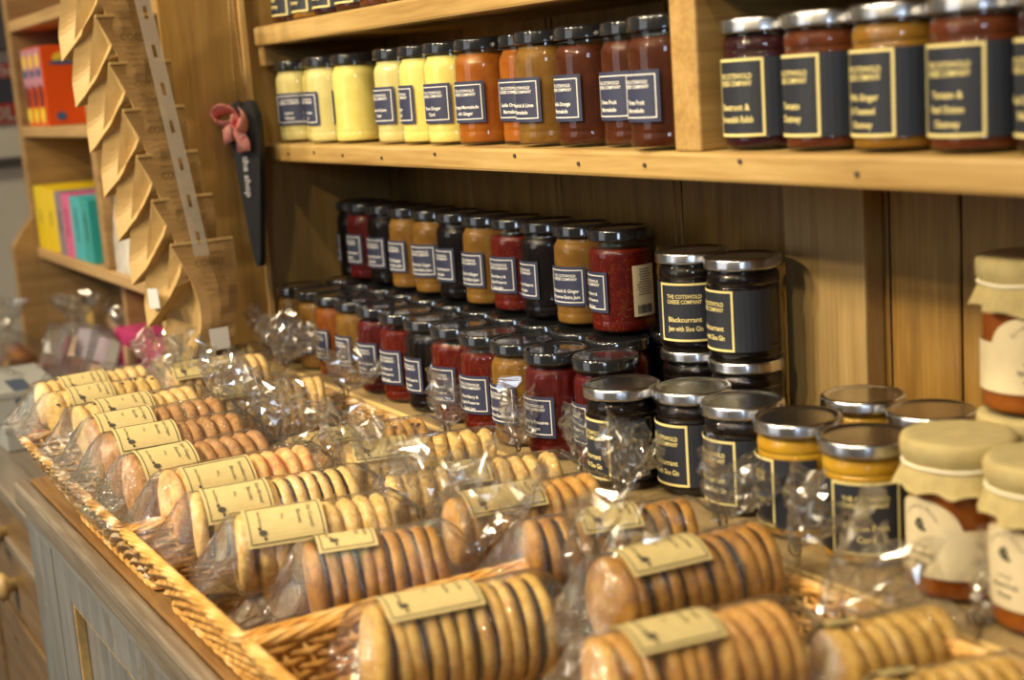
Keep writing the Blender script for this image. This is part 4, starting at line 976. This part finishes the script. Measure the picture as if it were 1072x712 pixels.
# outline in local (u = along local y, z)
pts = []
def hp(u, z): pts.append((u, z * 1.07))
for u, z in [(0.0, -0.006), (0.004, 0.002), (0.010, 0.004), (0.017, 0.001), (0.022, -0.010), (0.0235, -0.025), (0.022, -0.050), (0.017, -0.090), (0.010, -0.140), (0.0055, -0.172), (0.003, -0.180), (-0.003, -0.180), (-0.0055, -0.172), (-0.010, -0.140), (-0.017, -0.090), (-0.022, -0.050), (-0.0235, -0.025), (-0.022, -0.010), (-0.017, 0.001), (-0.010, 0.004), (-0.004, 0.002)]: hp(u, z)
bm = bmesh.new(); A = [bm.verts.new((0.0, u, z)) for u, z in pts]; B = [bm.verts.new((0.0088, u, z)) for u, z in pts]
bm.faces.new(A); bm.faces.new(B)
for k in range(len(pts)): bm.faces.new((A[k], A[(k + 1) % len(pts)], B[(k + 1) % len(pts)], B[k]))
bmesh.ops.bevel(bm, geom=[e for e in bm.edges if abs(e.verts[0].co.x - e.verts[1].co.x) < 1e-6 and e.verts[0].co.x > 0.005], offset=0.0012, segments=2, affect='EDGES')
hb = link('slate_board', mesh_from(bm), M['slate'], ht)
bm = bmesh.new()
text_bm(bm, 'the shop', 0.0095, lambda a, b: (0.0096, -0.006 + b, -0.085 - a), 0.02, 0.06)
link('chalk_lettering', mesh_from(bm), M['chalk'], hb)
bm = bmesh.new()
tube(bm, [(0.004, -0.010, -0.004), (0.010, -0.006, 0.04), (0.010, -0.003, 0.10), (0.006, 0.0, 0.20)], 0.0011, 6)
tube(bm, [(0.004, 0.010, -0.004), (0.008, 0.006, 0.04), (0.008, 0.003, 0.10), (0.006, 0.001, 0.20)], 0.0011, 6)
link('twine', mesh_from(bm, True), M['twine'], ht)
def ribbon(bm, pts, w, wd):
    ring = []
    for i, p in enumerate(pts):
        p = Vector(p); d = Vector(wd[i]) * w / 2
        ring.append((bm.verts.new(p - d), bm.verts.new(p + Vector((0.002, 0, 0.0)) * math.sin(i)), bm.verts.new(p + d)))
    for a, b in zip(ring, ring[1:]):
        bm.faces.new((a[0], a[1], b[1], b[0])); bm.faces.new((a[1], a[2], b[2], b[1]))
bm = bmesh.new()
def arc(c, r1, r2, a0, a1, n=10, x=0.0):
    return [(x + 0.010 * math.sin(PI * k / n), c[0] + r1 * math.cos(a0 + (a1 - a0) * k / n), c[1] + r2 * math.sin(a0 + (a1 - a0) * k / n)) for k in range(n + 1)]
ribbon(bm, arc((-0.017, -0.014), 0.015, 0.010, 0.1, 5.6, 14, 0.012), 0.021, [(0.75, 0.2, 0.55)] * 15)
ribbon(bm, arc((0.004, -0.020), 0.010, 0.012, 2.6, 8.0, 14, 0.012), 0.019, [(0.8, 0.2, 0.5)] * 15)
ribbon(bm, [(0.014, -0.006, -0.016), (0.018, -0.002, -0.030), (0.014, 0.002, -0.044), (0.016, 0.004, -0.055)], 0.026, [(0.15, 0.95, 0.1)] * 4)
ribbon(bm, [(0.014, -0.008, -0.014), (0.020, -0.016, -0.026), (0.016, -0.020, -0.036), (0.016, -0.019, -0.044)], 0.020, [(0.15, 0.9, 0.3)] * 4)
bmesh.ops.create_icosphere(bm, subdivisions=2, radius=0.006, matrix=Matrix.Translation((0.015, -0.006, -0.015)))
bmesh.ops.solidify(bm, geom=bm.faces[:], thickness=0.0006)
link('gingham_bow', mesh_from(bm, True), M['gingham'], ht)
tag(link('wall_hook', bx(-1.660, -1.630, 0.5725, 0.5765, T + 0.186, T + 0.190, 0.001), M['dark_ink']), 'small dark hook on the side panel above the slate heart', 'hook')

# ------------------------------------------------------------------ goods in the far unit
M['ora'] = plain('orange_card', (0.80, 0.10, 0.012), 0.35, noise=0.05, nscale=8)
M['lilac'] = plain('lilac_card', (0.50, 0.25, 0.36), 0.4)
M['yel'] = plain('yellow_ink', (0.88, 0.62, 0.05), 0.5)
M['blue_ink'] = plain('blue_ink', (0.05, 0.12, 0.25), 0.5)
M['maroon'] = plain('maroon_ink', (0.20, 0.02, 0.02), 0.5)
zm = T - 0.0285
def ellipse(bm, cx, cz, a, b, fn, n=20):
    bm.faces.new([bm.verts.new(fn(cx + a * math.cos(2 * PI * k / n), cz + b * math.sin(2 * PI * k / n))) for k in range(n)])
for k in range(3):
    x1 = -2.374 - 0.049 * k; w = 0.046; y0 = 0.500; d = 0.150; hh = 0.126
    lab = ['bright orange carton showing its broad side, nearest of the row', 'orange carton with lilac edge directly behind the broad orange one', 'orange carton with lilac edge furthest along by the end board'][k]
    t = thing('orange_carton', lab, 'carton', (x1 - w, y0, zm), 0, 'orange cartons on the far shelf')
    link('carton', bx(0, w, 0, d, 0, hh, 0.0015), M['ora'], t)
    bm = bmesh.new(); box(bm, 0.002, w - 0.002, -0.0010, 0, 0.062, hh - 0.002); link('lilac_front', mesh_from(bm), M['lilac'], t)
    bm = bmesh.new()
    f1 = lambda u, v: (u, -0.0016, v)
    ellipse(bm, w / 2, 0.104, 0.014, 0.012, f1); link('yellow_corner', mesh_from(bm), M['yel'], t); bm = bmesh.new(); ellipse(bm, w / 2, 0.018, 0.018, 0.014, f1)
    f2 = lambda u, v: (w + 0.0008, u, v)
    link('yellow_glow', mesh_from(bm), M['yel'], t)
    if k == 0: bm = bmesh.new(); ellipse(bm, 0.035, 0.106, 0.017, 0.010, f2); link('yellow_sunburst', mesh_from(bm), M['yel'], t)
    bm = bmesh.new(); ellipse(bm, w / 2, 0.085, 0.016, 0.007, f1)
    if k == 0:
        link('oval_badge', mesh_from(bm), M['blue_ink'], t); bm = bmesh.new(); ellipse(bm, 0.035, 0.099, 0.024, 0.0036, lambda u, v: (w + 0.0014, u, v)); link('side_banner', mesh_from(bm), M['blue_ink'], t); bm = bmesh.new(); ellipse(bm, 0.022, 0.014, 0.008, 0.007, lambda u, v: (w + 0.0014, u, v))
    link('round_badge' if k == 0 else 'oval_badge', mesh_from(bm), M['blue_ink'], t)
    bm = bmesh.new(); ellipse(bm, w / 2, 0.048, 0.016, 0.020, f1); link('round_picture', mesh_from(bm), M['maroon'], t)
cols = [('yellow', (0.80, 0.60, 0.01)), ('yellow', (0.80, 0.58, 0.01)), ('grey mauve', (0.24, 0.20, 0.26)), ('pink', (0.66, 0.12, 0.30)), ('light blue', (0.06, 0.42, 0.50)), ('teal', (0.03, 0.33, 0.34))]
wds = [.082, .078, .048, .056, .072, .050]; x = -2.540
zz = T - 0.2355
for k, ((cn, c), w) in enumerate(zip(cols, wds)):
    lab = {0: 'yellow box at the left end of the coloured row', 1: 'yellow box between the other yellow box and the grey mauve one', 2: 'slim grey mauve box in the coloured row', 3: 'pink box in the middle of the coloured row', 4: 'light blue box between the pink and the teal box', 5: 'teal box at the right end of the coloured row'}[k]
    hh = 0.106 - 0.002 * k
    t = thing('tea_box', lab, 'box', (x, 0.495, zz), 0, 'coloured boxes on the far unit')
    link('carton', bx(0, w - 0.0015, 0, 0.11, 0, hh, 0.001), plain('card_' + cn.replace(' ', '_'), c, 0.4), t)
    bm = bmesh.new(); text_bm(bm, ['TEA', 'TEA', 'MINT', 'FRUITS', 'CLASSIC', 'GREEN'][k], 0.010, lambda a, b: (w / 2 + 0.004 - b, -0.0006, 0.055 + a) , 0.02, 0.06)
    link('box_lettering', mesh_from(bm), M['dark_ink'], t)
    x += w
bm = bmesh.new(); box(bm, -2.40, -2.10, 0.61, 0.74, T - 0.2355, T - 0.105, 0.004)
tag(link('storage_box', mesh_from(bm), plain('black_card', (0.03, 0.03, 0.032), 0.5)), 'dark box standing behind the coloured boxes', 'box')
# items partly seen
bm = bmesh.new()
def pouch(w, d, h, seed, c):
    rg = random.Random(seed); bm = bmesh.new(); n = 20; rings = []
    for i in range(11):
        s = i / 10; k = (1 - s ** 3 * 0.95)
        rings.append([bm.verts.new((w / 2 * (0.92 + 0.08 * math.sin(PI * s)) * (abs(math.cos(a)) ** 0.5) * (1 if math.cos(a) > 0 else -1) + rg.gauss(0, 0.0006), d / 2 * k * (abs(math.sin(a)) ** 0.6) * (1 if math.sin(a) > 0 else -1) + rg.gauss(0, 0.0006), h * s)) for a in [2 * PI * q / n for q in range(n)]])
    for a, b in zip(rings, rings[1:]):
        for k in range(n): bm.faces.new((a[k], a[(k + 1) % n], b[(k + 1) % n], b[k]))
    bm.faces.new(rings[0][::-1]); bm.faces.new(rings[-1]); return mesh_from(bm, False)
M['white_foil'] = plain('white_foil', (0.62, 0.60, 0.56), 0.3, noise=0.25, nscale=25)
M['foil_tan'] = plain('tan_foil', (0.55, 0.40, 0.18), 0.4)
for k, (x, y, w, h) in enumerate(((-2.000, .530, .105, .150), (-1.885, .535, .105, .145))):
    t = thing('flour_bag', ['white printed bag with tan top beside the unit divider', 'white printed bag with tan top behind the hanging coffee bags'][k], 'bag', (x, y, T - 0.2355), 0, 'white bags behind the coffee bags')
    link('pouch', pouch(w, .07, h, k, 0), M['white_foil'], t)
    link('top_band', bx(-w * .42, w * .42, -0.010, 0.010, h * .86, h + .004, .003), M['foil_tan'], t)
    bm = bmesh.new(); text_bm(bm, 'FINE', 0.012, lambda a, b: (a, -.0362, h * .66 + b), 0.02); link('bag_lettering', mesh_from(bm), M['dark_ink'], t)
t = thing('sugar_bag', 'white and red bag on the middle shelf behind the coffee bags', 'bag', (-1.995, .53, zm)); link('pouch', pouch(.10, .07, .075, 5, 0), M['white_paper'], t); link('red_patch', bx(-.03, .03, -.037, -.0335, .03, .055), M['ora'], t)
bm = bmesh.new()
for k, (dx, dz) in enumerate(((0, 0), (.07, .0), (.03, .022))):
    bmesh.ops.create_icosphere(bm, subdivisions=3, radius=.028, matrix=Matrix.Translation((-2.30 + dx, .56, T + .146 + .026 + dz)) @ Matrix.Scale(1.25, 4, (1, 0, 0)))
for v in bm.verts: v.co += Vector((1, 1, 1)) * mnoise.noise(v.co * 50) * .004
for v in bm.verts: v.co.z = max(v.co.z, T + .1463)
tag(link('orange_packet', mesh_from(bm, True), M['ora']), 'crumpled orange packet on the upper shelf of the far unit', 'packet')

# poster on the grey wall
ps = thing('wall_poster', 'red and dark poster on the grey wall at the left edge', 'poster', (-2.998, .54, T + .03))
link('poster_sheet', bx(0, .003, -.13, .050, -.055, .062), plain('poster_red', (0.42, .035, .03), .5), ps)
link('dark_band', bx(.003, .0035, -.13, .050, -.015, .034), plain('poster_navy', (.05, .06, .09), .5), ps)
bm = bmesh.new(); text_bm(bm, 'OLA', .026, lambda a, b: (.0042, .018 + a, -.048 + b), .03); link('poster_heading', (lambda b2: (text_bm(b2, 'THE', .018, lambda a, b: (.0042, .022 + a, .038 + b), .03), mesh_from(b2))[1])(bmesh.new()), M['white_foil'], ps)
link('poster_lettering', mesh_from(bm), plain('poster_grey', (.45, .42, .38), .6), ps)
struct(link('trim_1', bx(-2.9995, -2.985, -3.0, .765, T - .110, T - .092, .002), plain('dark_trim', (.09, .09, .09), .4)), 'thin dark rail along the grey wall', 'trim')
struct(link('trim_2', bx(-2.9995, -2.98, -3.0, .765, T + .118, T + .29, .002), plain('dark_panel', (.10, .10, .11), .4)), 'dark band high on the grey wall', 'trim')

# ------------------------------------------------------------------ heap of wrapped goods on the far dresser
zd = T - 0.4515
M['nut'] = bis_mat('glazed_nuts', (.16, .05, .015), (.34, .12, .03), (.50, .22, .06), 60, .35)
M['nut2'] = bis_mat('dark_fruitcake', (.05, .02, .012), (.12, .045, .02), (.24, .09, .03), 70, .35)
M['fudge'] = bis_mat('fudge', (.55, .36, .17), (.68, .47, .26), (.74, .55, .33), 20, .5)
M['tan_card'] = plain('tan_card', (.62, .42, .13), .5, noise=.1)
M['pink_card'] = plain('pink_card', (.55, .05, .20), .4, noise=.1, nscale=15)
M['grey_card'] = plain('grey_card', (.30, .29, .27), .5)
M['lav_card'] = plain('lavender_card', (.42, .36, .46), .5)
def lump(mat, sx, sy, sz, seed, name='contents', par=None):
    bm = bmesh.new(); rg = random.Random(seed)
    bmesh.ops.create_icosphere(bm, subdivisions=3, radius=1.0)
    for v in bm.verts:
        d = 1 + .22 * mnoise.noise(v.co * 2.3 + Vector((seed, 0, 0))) + .08 * mnoise.noise(v.co * 6 + Vector((seed, 1, 0)))
        v.co = Vector((v.co.x * sx * d, v.co.y * sy * d, max(0, v.co.z * sz * d + sz * .8)))
    return link(name, mesh_from(bm, True), mat, par)
def gift_bag(x, y, r, h, mat, seed, label, tuft=0.07, card=None, rz=0.0):
    t = thing('gift_bag', label, 'sweets', (x, y, zd), rz, 'wrapped sweets on the dresser'); t.scale = (1.15, 1.15, 1.5)
    lump(mat, r * .86, r * .80, h * .5, seed, 'contents', t)
    rg = random.Random(seed); bm = bmesh.new(); seg = 26; vr = []
    fr = [(rg.randint(3, 5), rg.uniform(0, 6)), (rg.randint(7, 10), rg.uniform(0, 6))]; lean = Vector((rg.uniform(-.25, .25), rg.uniform(-.1, .2), 0))
    for i_, (z, rr, rip) in enumerate(catmull([(0, .92 * r, .02), (h * .35, 1.06 * r, .04), (h * .8, .98 * r, .06), (h * 1.05, .62 * r, .12), (h * 1.18, .20 * r, .15), (h * 1.18 + tuft * .3, .36 * r, .35), (h * 1.18 + tuft * .65, .55 * r, .45), (h * 1.18 + tuft, .66 * r, .5)], 3)):
        ring = []
        for k in range(seg):
            a = 2 * PI * k / seg; w = sum(math.sin(f * a + p + z * 30) for f, p in fr) / 2
            q = rr * (1 + rip * w); j_ = .0022 if z > h * 1.15 else .0009
            off = lean * max(0, z - h)
            ring.append(bm.verts.new((q * math.cos(a) + off.x + rg.gauss(0, j_), q * .9 * math.sin(a) + off.y + rg.gauss(0, j_), max(z + (rg.gauss(0, j_) if z > 0 else 0), -.0002))))
        vr.append(ring)
    for i_, (a, b) in enumerate(zip(vr, vr[1:])):
        for k in range(seg):
            f = bm.faces.new((a[k], a[(k + 1) % seg], b[(k + 1) % seg], b[k])); f.material_index = 1 if i_ > 8 else 0
    me = mesh_from(bm, False); me.materials.append(M['film']); me.materials.append(M['tuft']); link('cellophane', me, None, t)
    if card: link('card_label', bx(-r * .5, r * .5, -r * 1.10, -r * 1.08, h * .35, h * .95, .0005), M[card], t)
    return t
def carded_pack(x, y, z, w, h, d, cardm, fill, label, lean, rz, seed):
    t = thing('carded_pack', label, 'sweets', (x, y, z), 0, 'carded packs of sweets on the dresser', rot=(R(-lean), 0, R(rz))); t.scale = (1.15, 1.15, 1.35)
    c = link('card', bx(-w / 2, w / 2, 0, .0016, 0, h, .0005), M[cardm], t)
    link('card_header', bx(-w / 2, w / 2, -.0012, -.0002, h * .72, h, .0004), M[cardm], t)
    bm = bmesh.new(); n = 3; rg = random.Random(seed)
    for a in range(n):
        for b in range(3):
            cx = -w * .42 + w * .84 * (a + .5) / n; cz = h * .06 + h * .62 * (b + .5) / 3
            box(bm, cx - w * .125, cx + w * .125, -d, -.0012, cz - h * .09, cz + h * .09, .003)
    link('sweets', mesh_from(bm, False), M[fill], t)
    bm = bmesh.new(); box(bm, -w / 2 - .003, w / 2 + .003, -d - .004, .003, -.0002, h + .004, .004, 2)
    bmesh.ops.subdivide_edges(bm, edges=bm.edges[:], cuts=2)
    for v in bm.verts: v.co += Vector((1, 1, 0)) * mnoise.noise(v.co * 70 + Vector((seed, 0, 0))) * .003
    link('cellophane', mesh_from(bm, False), M['film'], t)
    return t
for a in [(-2.44, .395, .055, .055, M['nut'], 3, 'amber glazed sweets in cellophane at the far left of the heap', .03, None),
          (-2.40, .60, .055, .085, M['fudge'], 4, 'tall cellophane bag of sweets with a big shiny tuft', .085, 'tan_card'),
          (-2.27, .64, .050, .075, M['nut'], 5, 'cellophane bag with a tan card at the back of the heap', .06, 'tan_card'),
          (-2.33, .50, .045, .060, M['fudge'], 6, 'pale sweets bag with white card in the middle of the heap', .03, 'white_paper'),
          (-2.26, .345, .045, .040, M['nut'], 7, 'bag of golden sweets at the front left of the heap', .02, 'tan_card'),
          (-1.84, .40, .042, .045, M['nut'], 8, 'orange brown sweets bag beside the end of the basket', .02, None),
          (-2.20, .55, .040, .055, M['nut'], 9, 'amber sweets bag in front of the lower divider', .03, 'tan_card')]:
    gift_bag(a[0], a[1], a[2], a[3], a[4], a[5], a[6], a[7], a[8])
for a in [(-2.17, .395, .085, .095, .022, 'maroon', 'nut2', 'maroon carded pack of dark chocolates leaning in front of the heap', 24, -12, 1),
          (-2.09, .425, .075, .100, .020, 'lav_card', 'nut2', 'lavender carded pack leaning between maroon and grey carded packs', 22, 18, 2),
          (-1.985, .425, .085, .100, .022, 'grey_card', 'fudge', 'grey carded pack of pale fudge squares', 20, -8, 3),
          (-2.12, .315, .070, .060, .022, 'maroon', 'nut', 'low carded pack of fruit sweets at the front of the heap', 40, 10, 4),
          (-2.02, .350, .070, .070, .020, 'lav_card', 'nut2', 'dark fruit sweets pack with lavender card at the front', 35, -20, 5),
          (-1.93, .355, .070, .065, .020, 'tan_card', 'nut', 'tan carded pack of orange sweets nearest the baskets', 35, 15, 6),
          (-1.885, .435, .080, .075, .020, 'grey_card', 'fudge', 'grey carded fudge pack in front of the right pink box', 20, 10, 7),
          (-1.765, .440, .080, .080, .020, 'lav_card', 'nut2', 'carded dark sweets pack beside the side panel', 22, -6, 8),
          (-2.36, .330, .080, .060, .022, 'tan_card', 'nut', 'tan carded pack lying low behind the white boxes', 45, -15, 9)]:
    carded_pack(a[0], a[1], zd + .0005, *a[2:])
for k, (x, y) in enumerate(((-2.035, .500), (-1.890, .500))):
    t = thing('pink_box', ['left pink box standing behind the heap of sweets', 'right pink box standing behind the heap of sweets'][k], 'box', (x, y, zd), R(4), 'pink boxes behind the sweets')
    link('carton', bx(-.055, .055, 0, .05, 0, .128, .001), M['pink_card'], t); link('window_patch', bx(-.02, .03, -.001, 0, .07, .105), M['fudge'], t)
# white cardboard boxes stacked at the front of the dresser
M['white_card'] = plain('white_card', (.36, .38, .38), .5, noise=.05, nscale=12)
M['navy_print'] = plain('navy_print', (.05, .08, .14), .5)
for k, (x, y, z, w, d, h, rz) in enumerate(((-2.060, .302, 0, .20, .10, .034, 2), (-2.080, .300, .0355, .20, .09, .042, -2))):
    t = thing('white_carton', ['lower of two white cardboard boxes left of the basket', 'upper white cardboard box with dark blue printing, left of the basket'][k], 'box', (x, y, zd + z), R(rz), 'white cardboard boxes left of the basket')
    link('carton', bx(-w / 2, w / 2, 0, d, 0, h, .0015), M['white_card'], t)
    link('lid_flap', bx(-w / 2 - .001, w / 2 + .001, -.0012, d + .0012, h - .008, h + .0008, .001), M['white_card'], t)
    if k: 
        bm = bmesh.new(); box(bm, w / 2 + .0005, w / 2 + .0016, .030, .048, .006, h - .010); box(bm, w / 2 - .09, w / 2 + .0005, .03, .055, h + .0008, h + .0014)
        link('printed_band', mesh_from(bm), M['navy_print'], t)
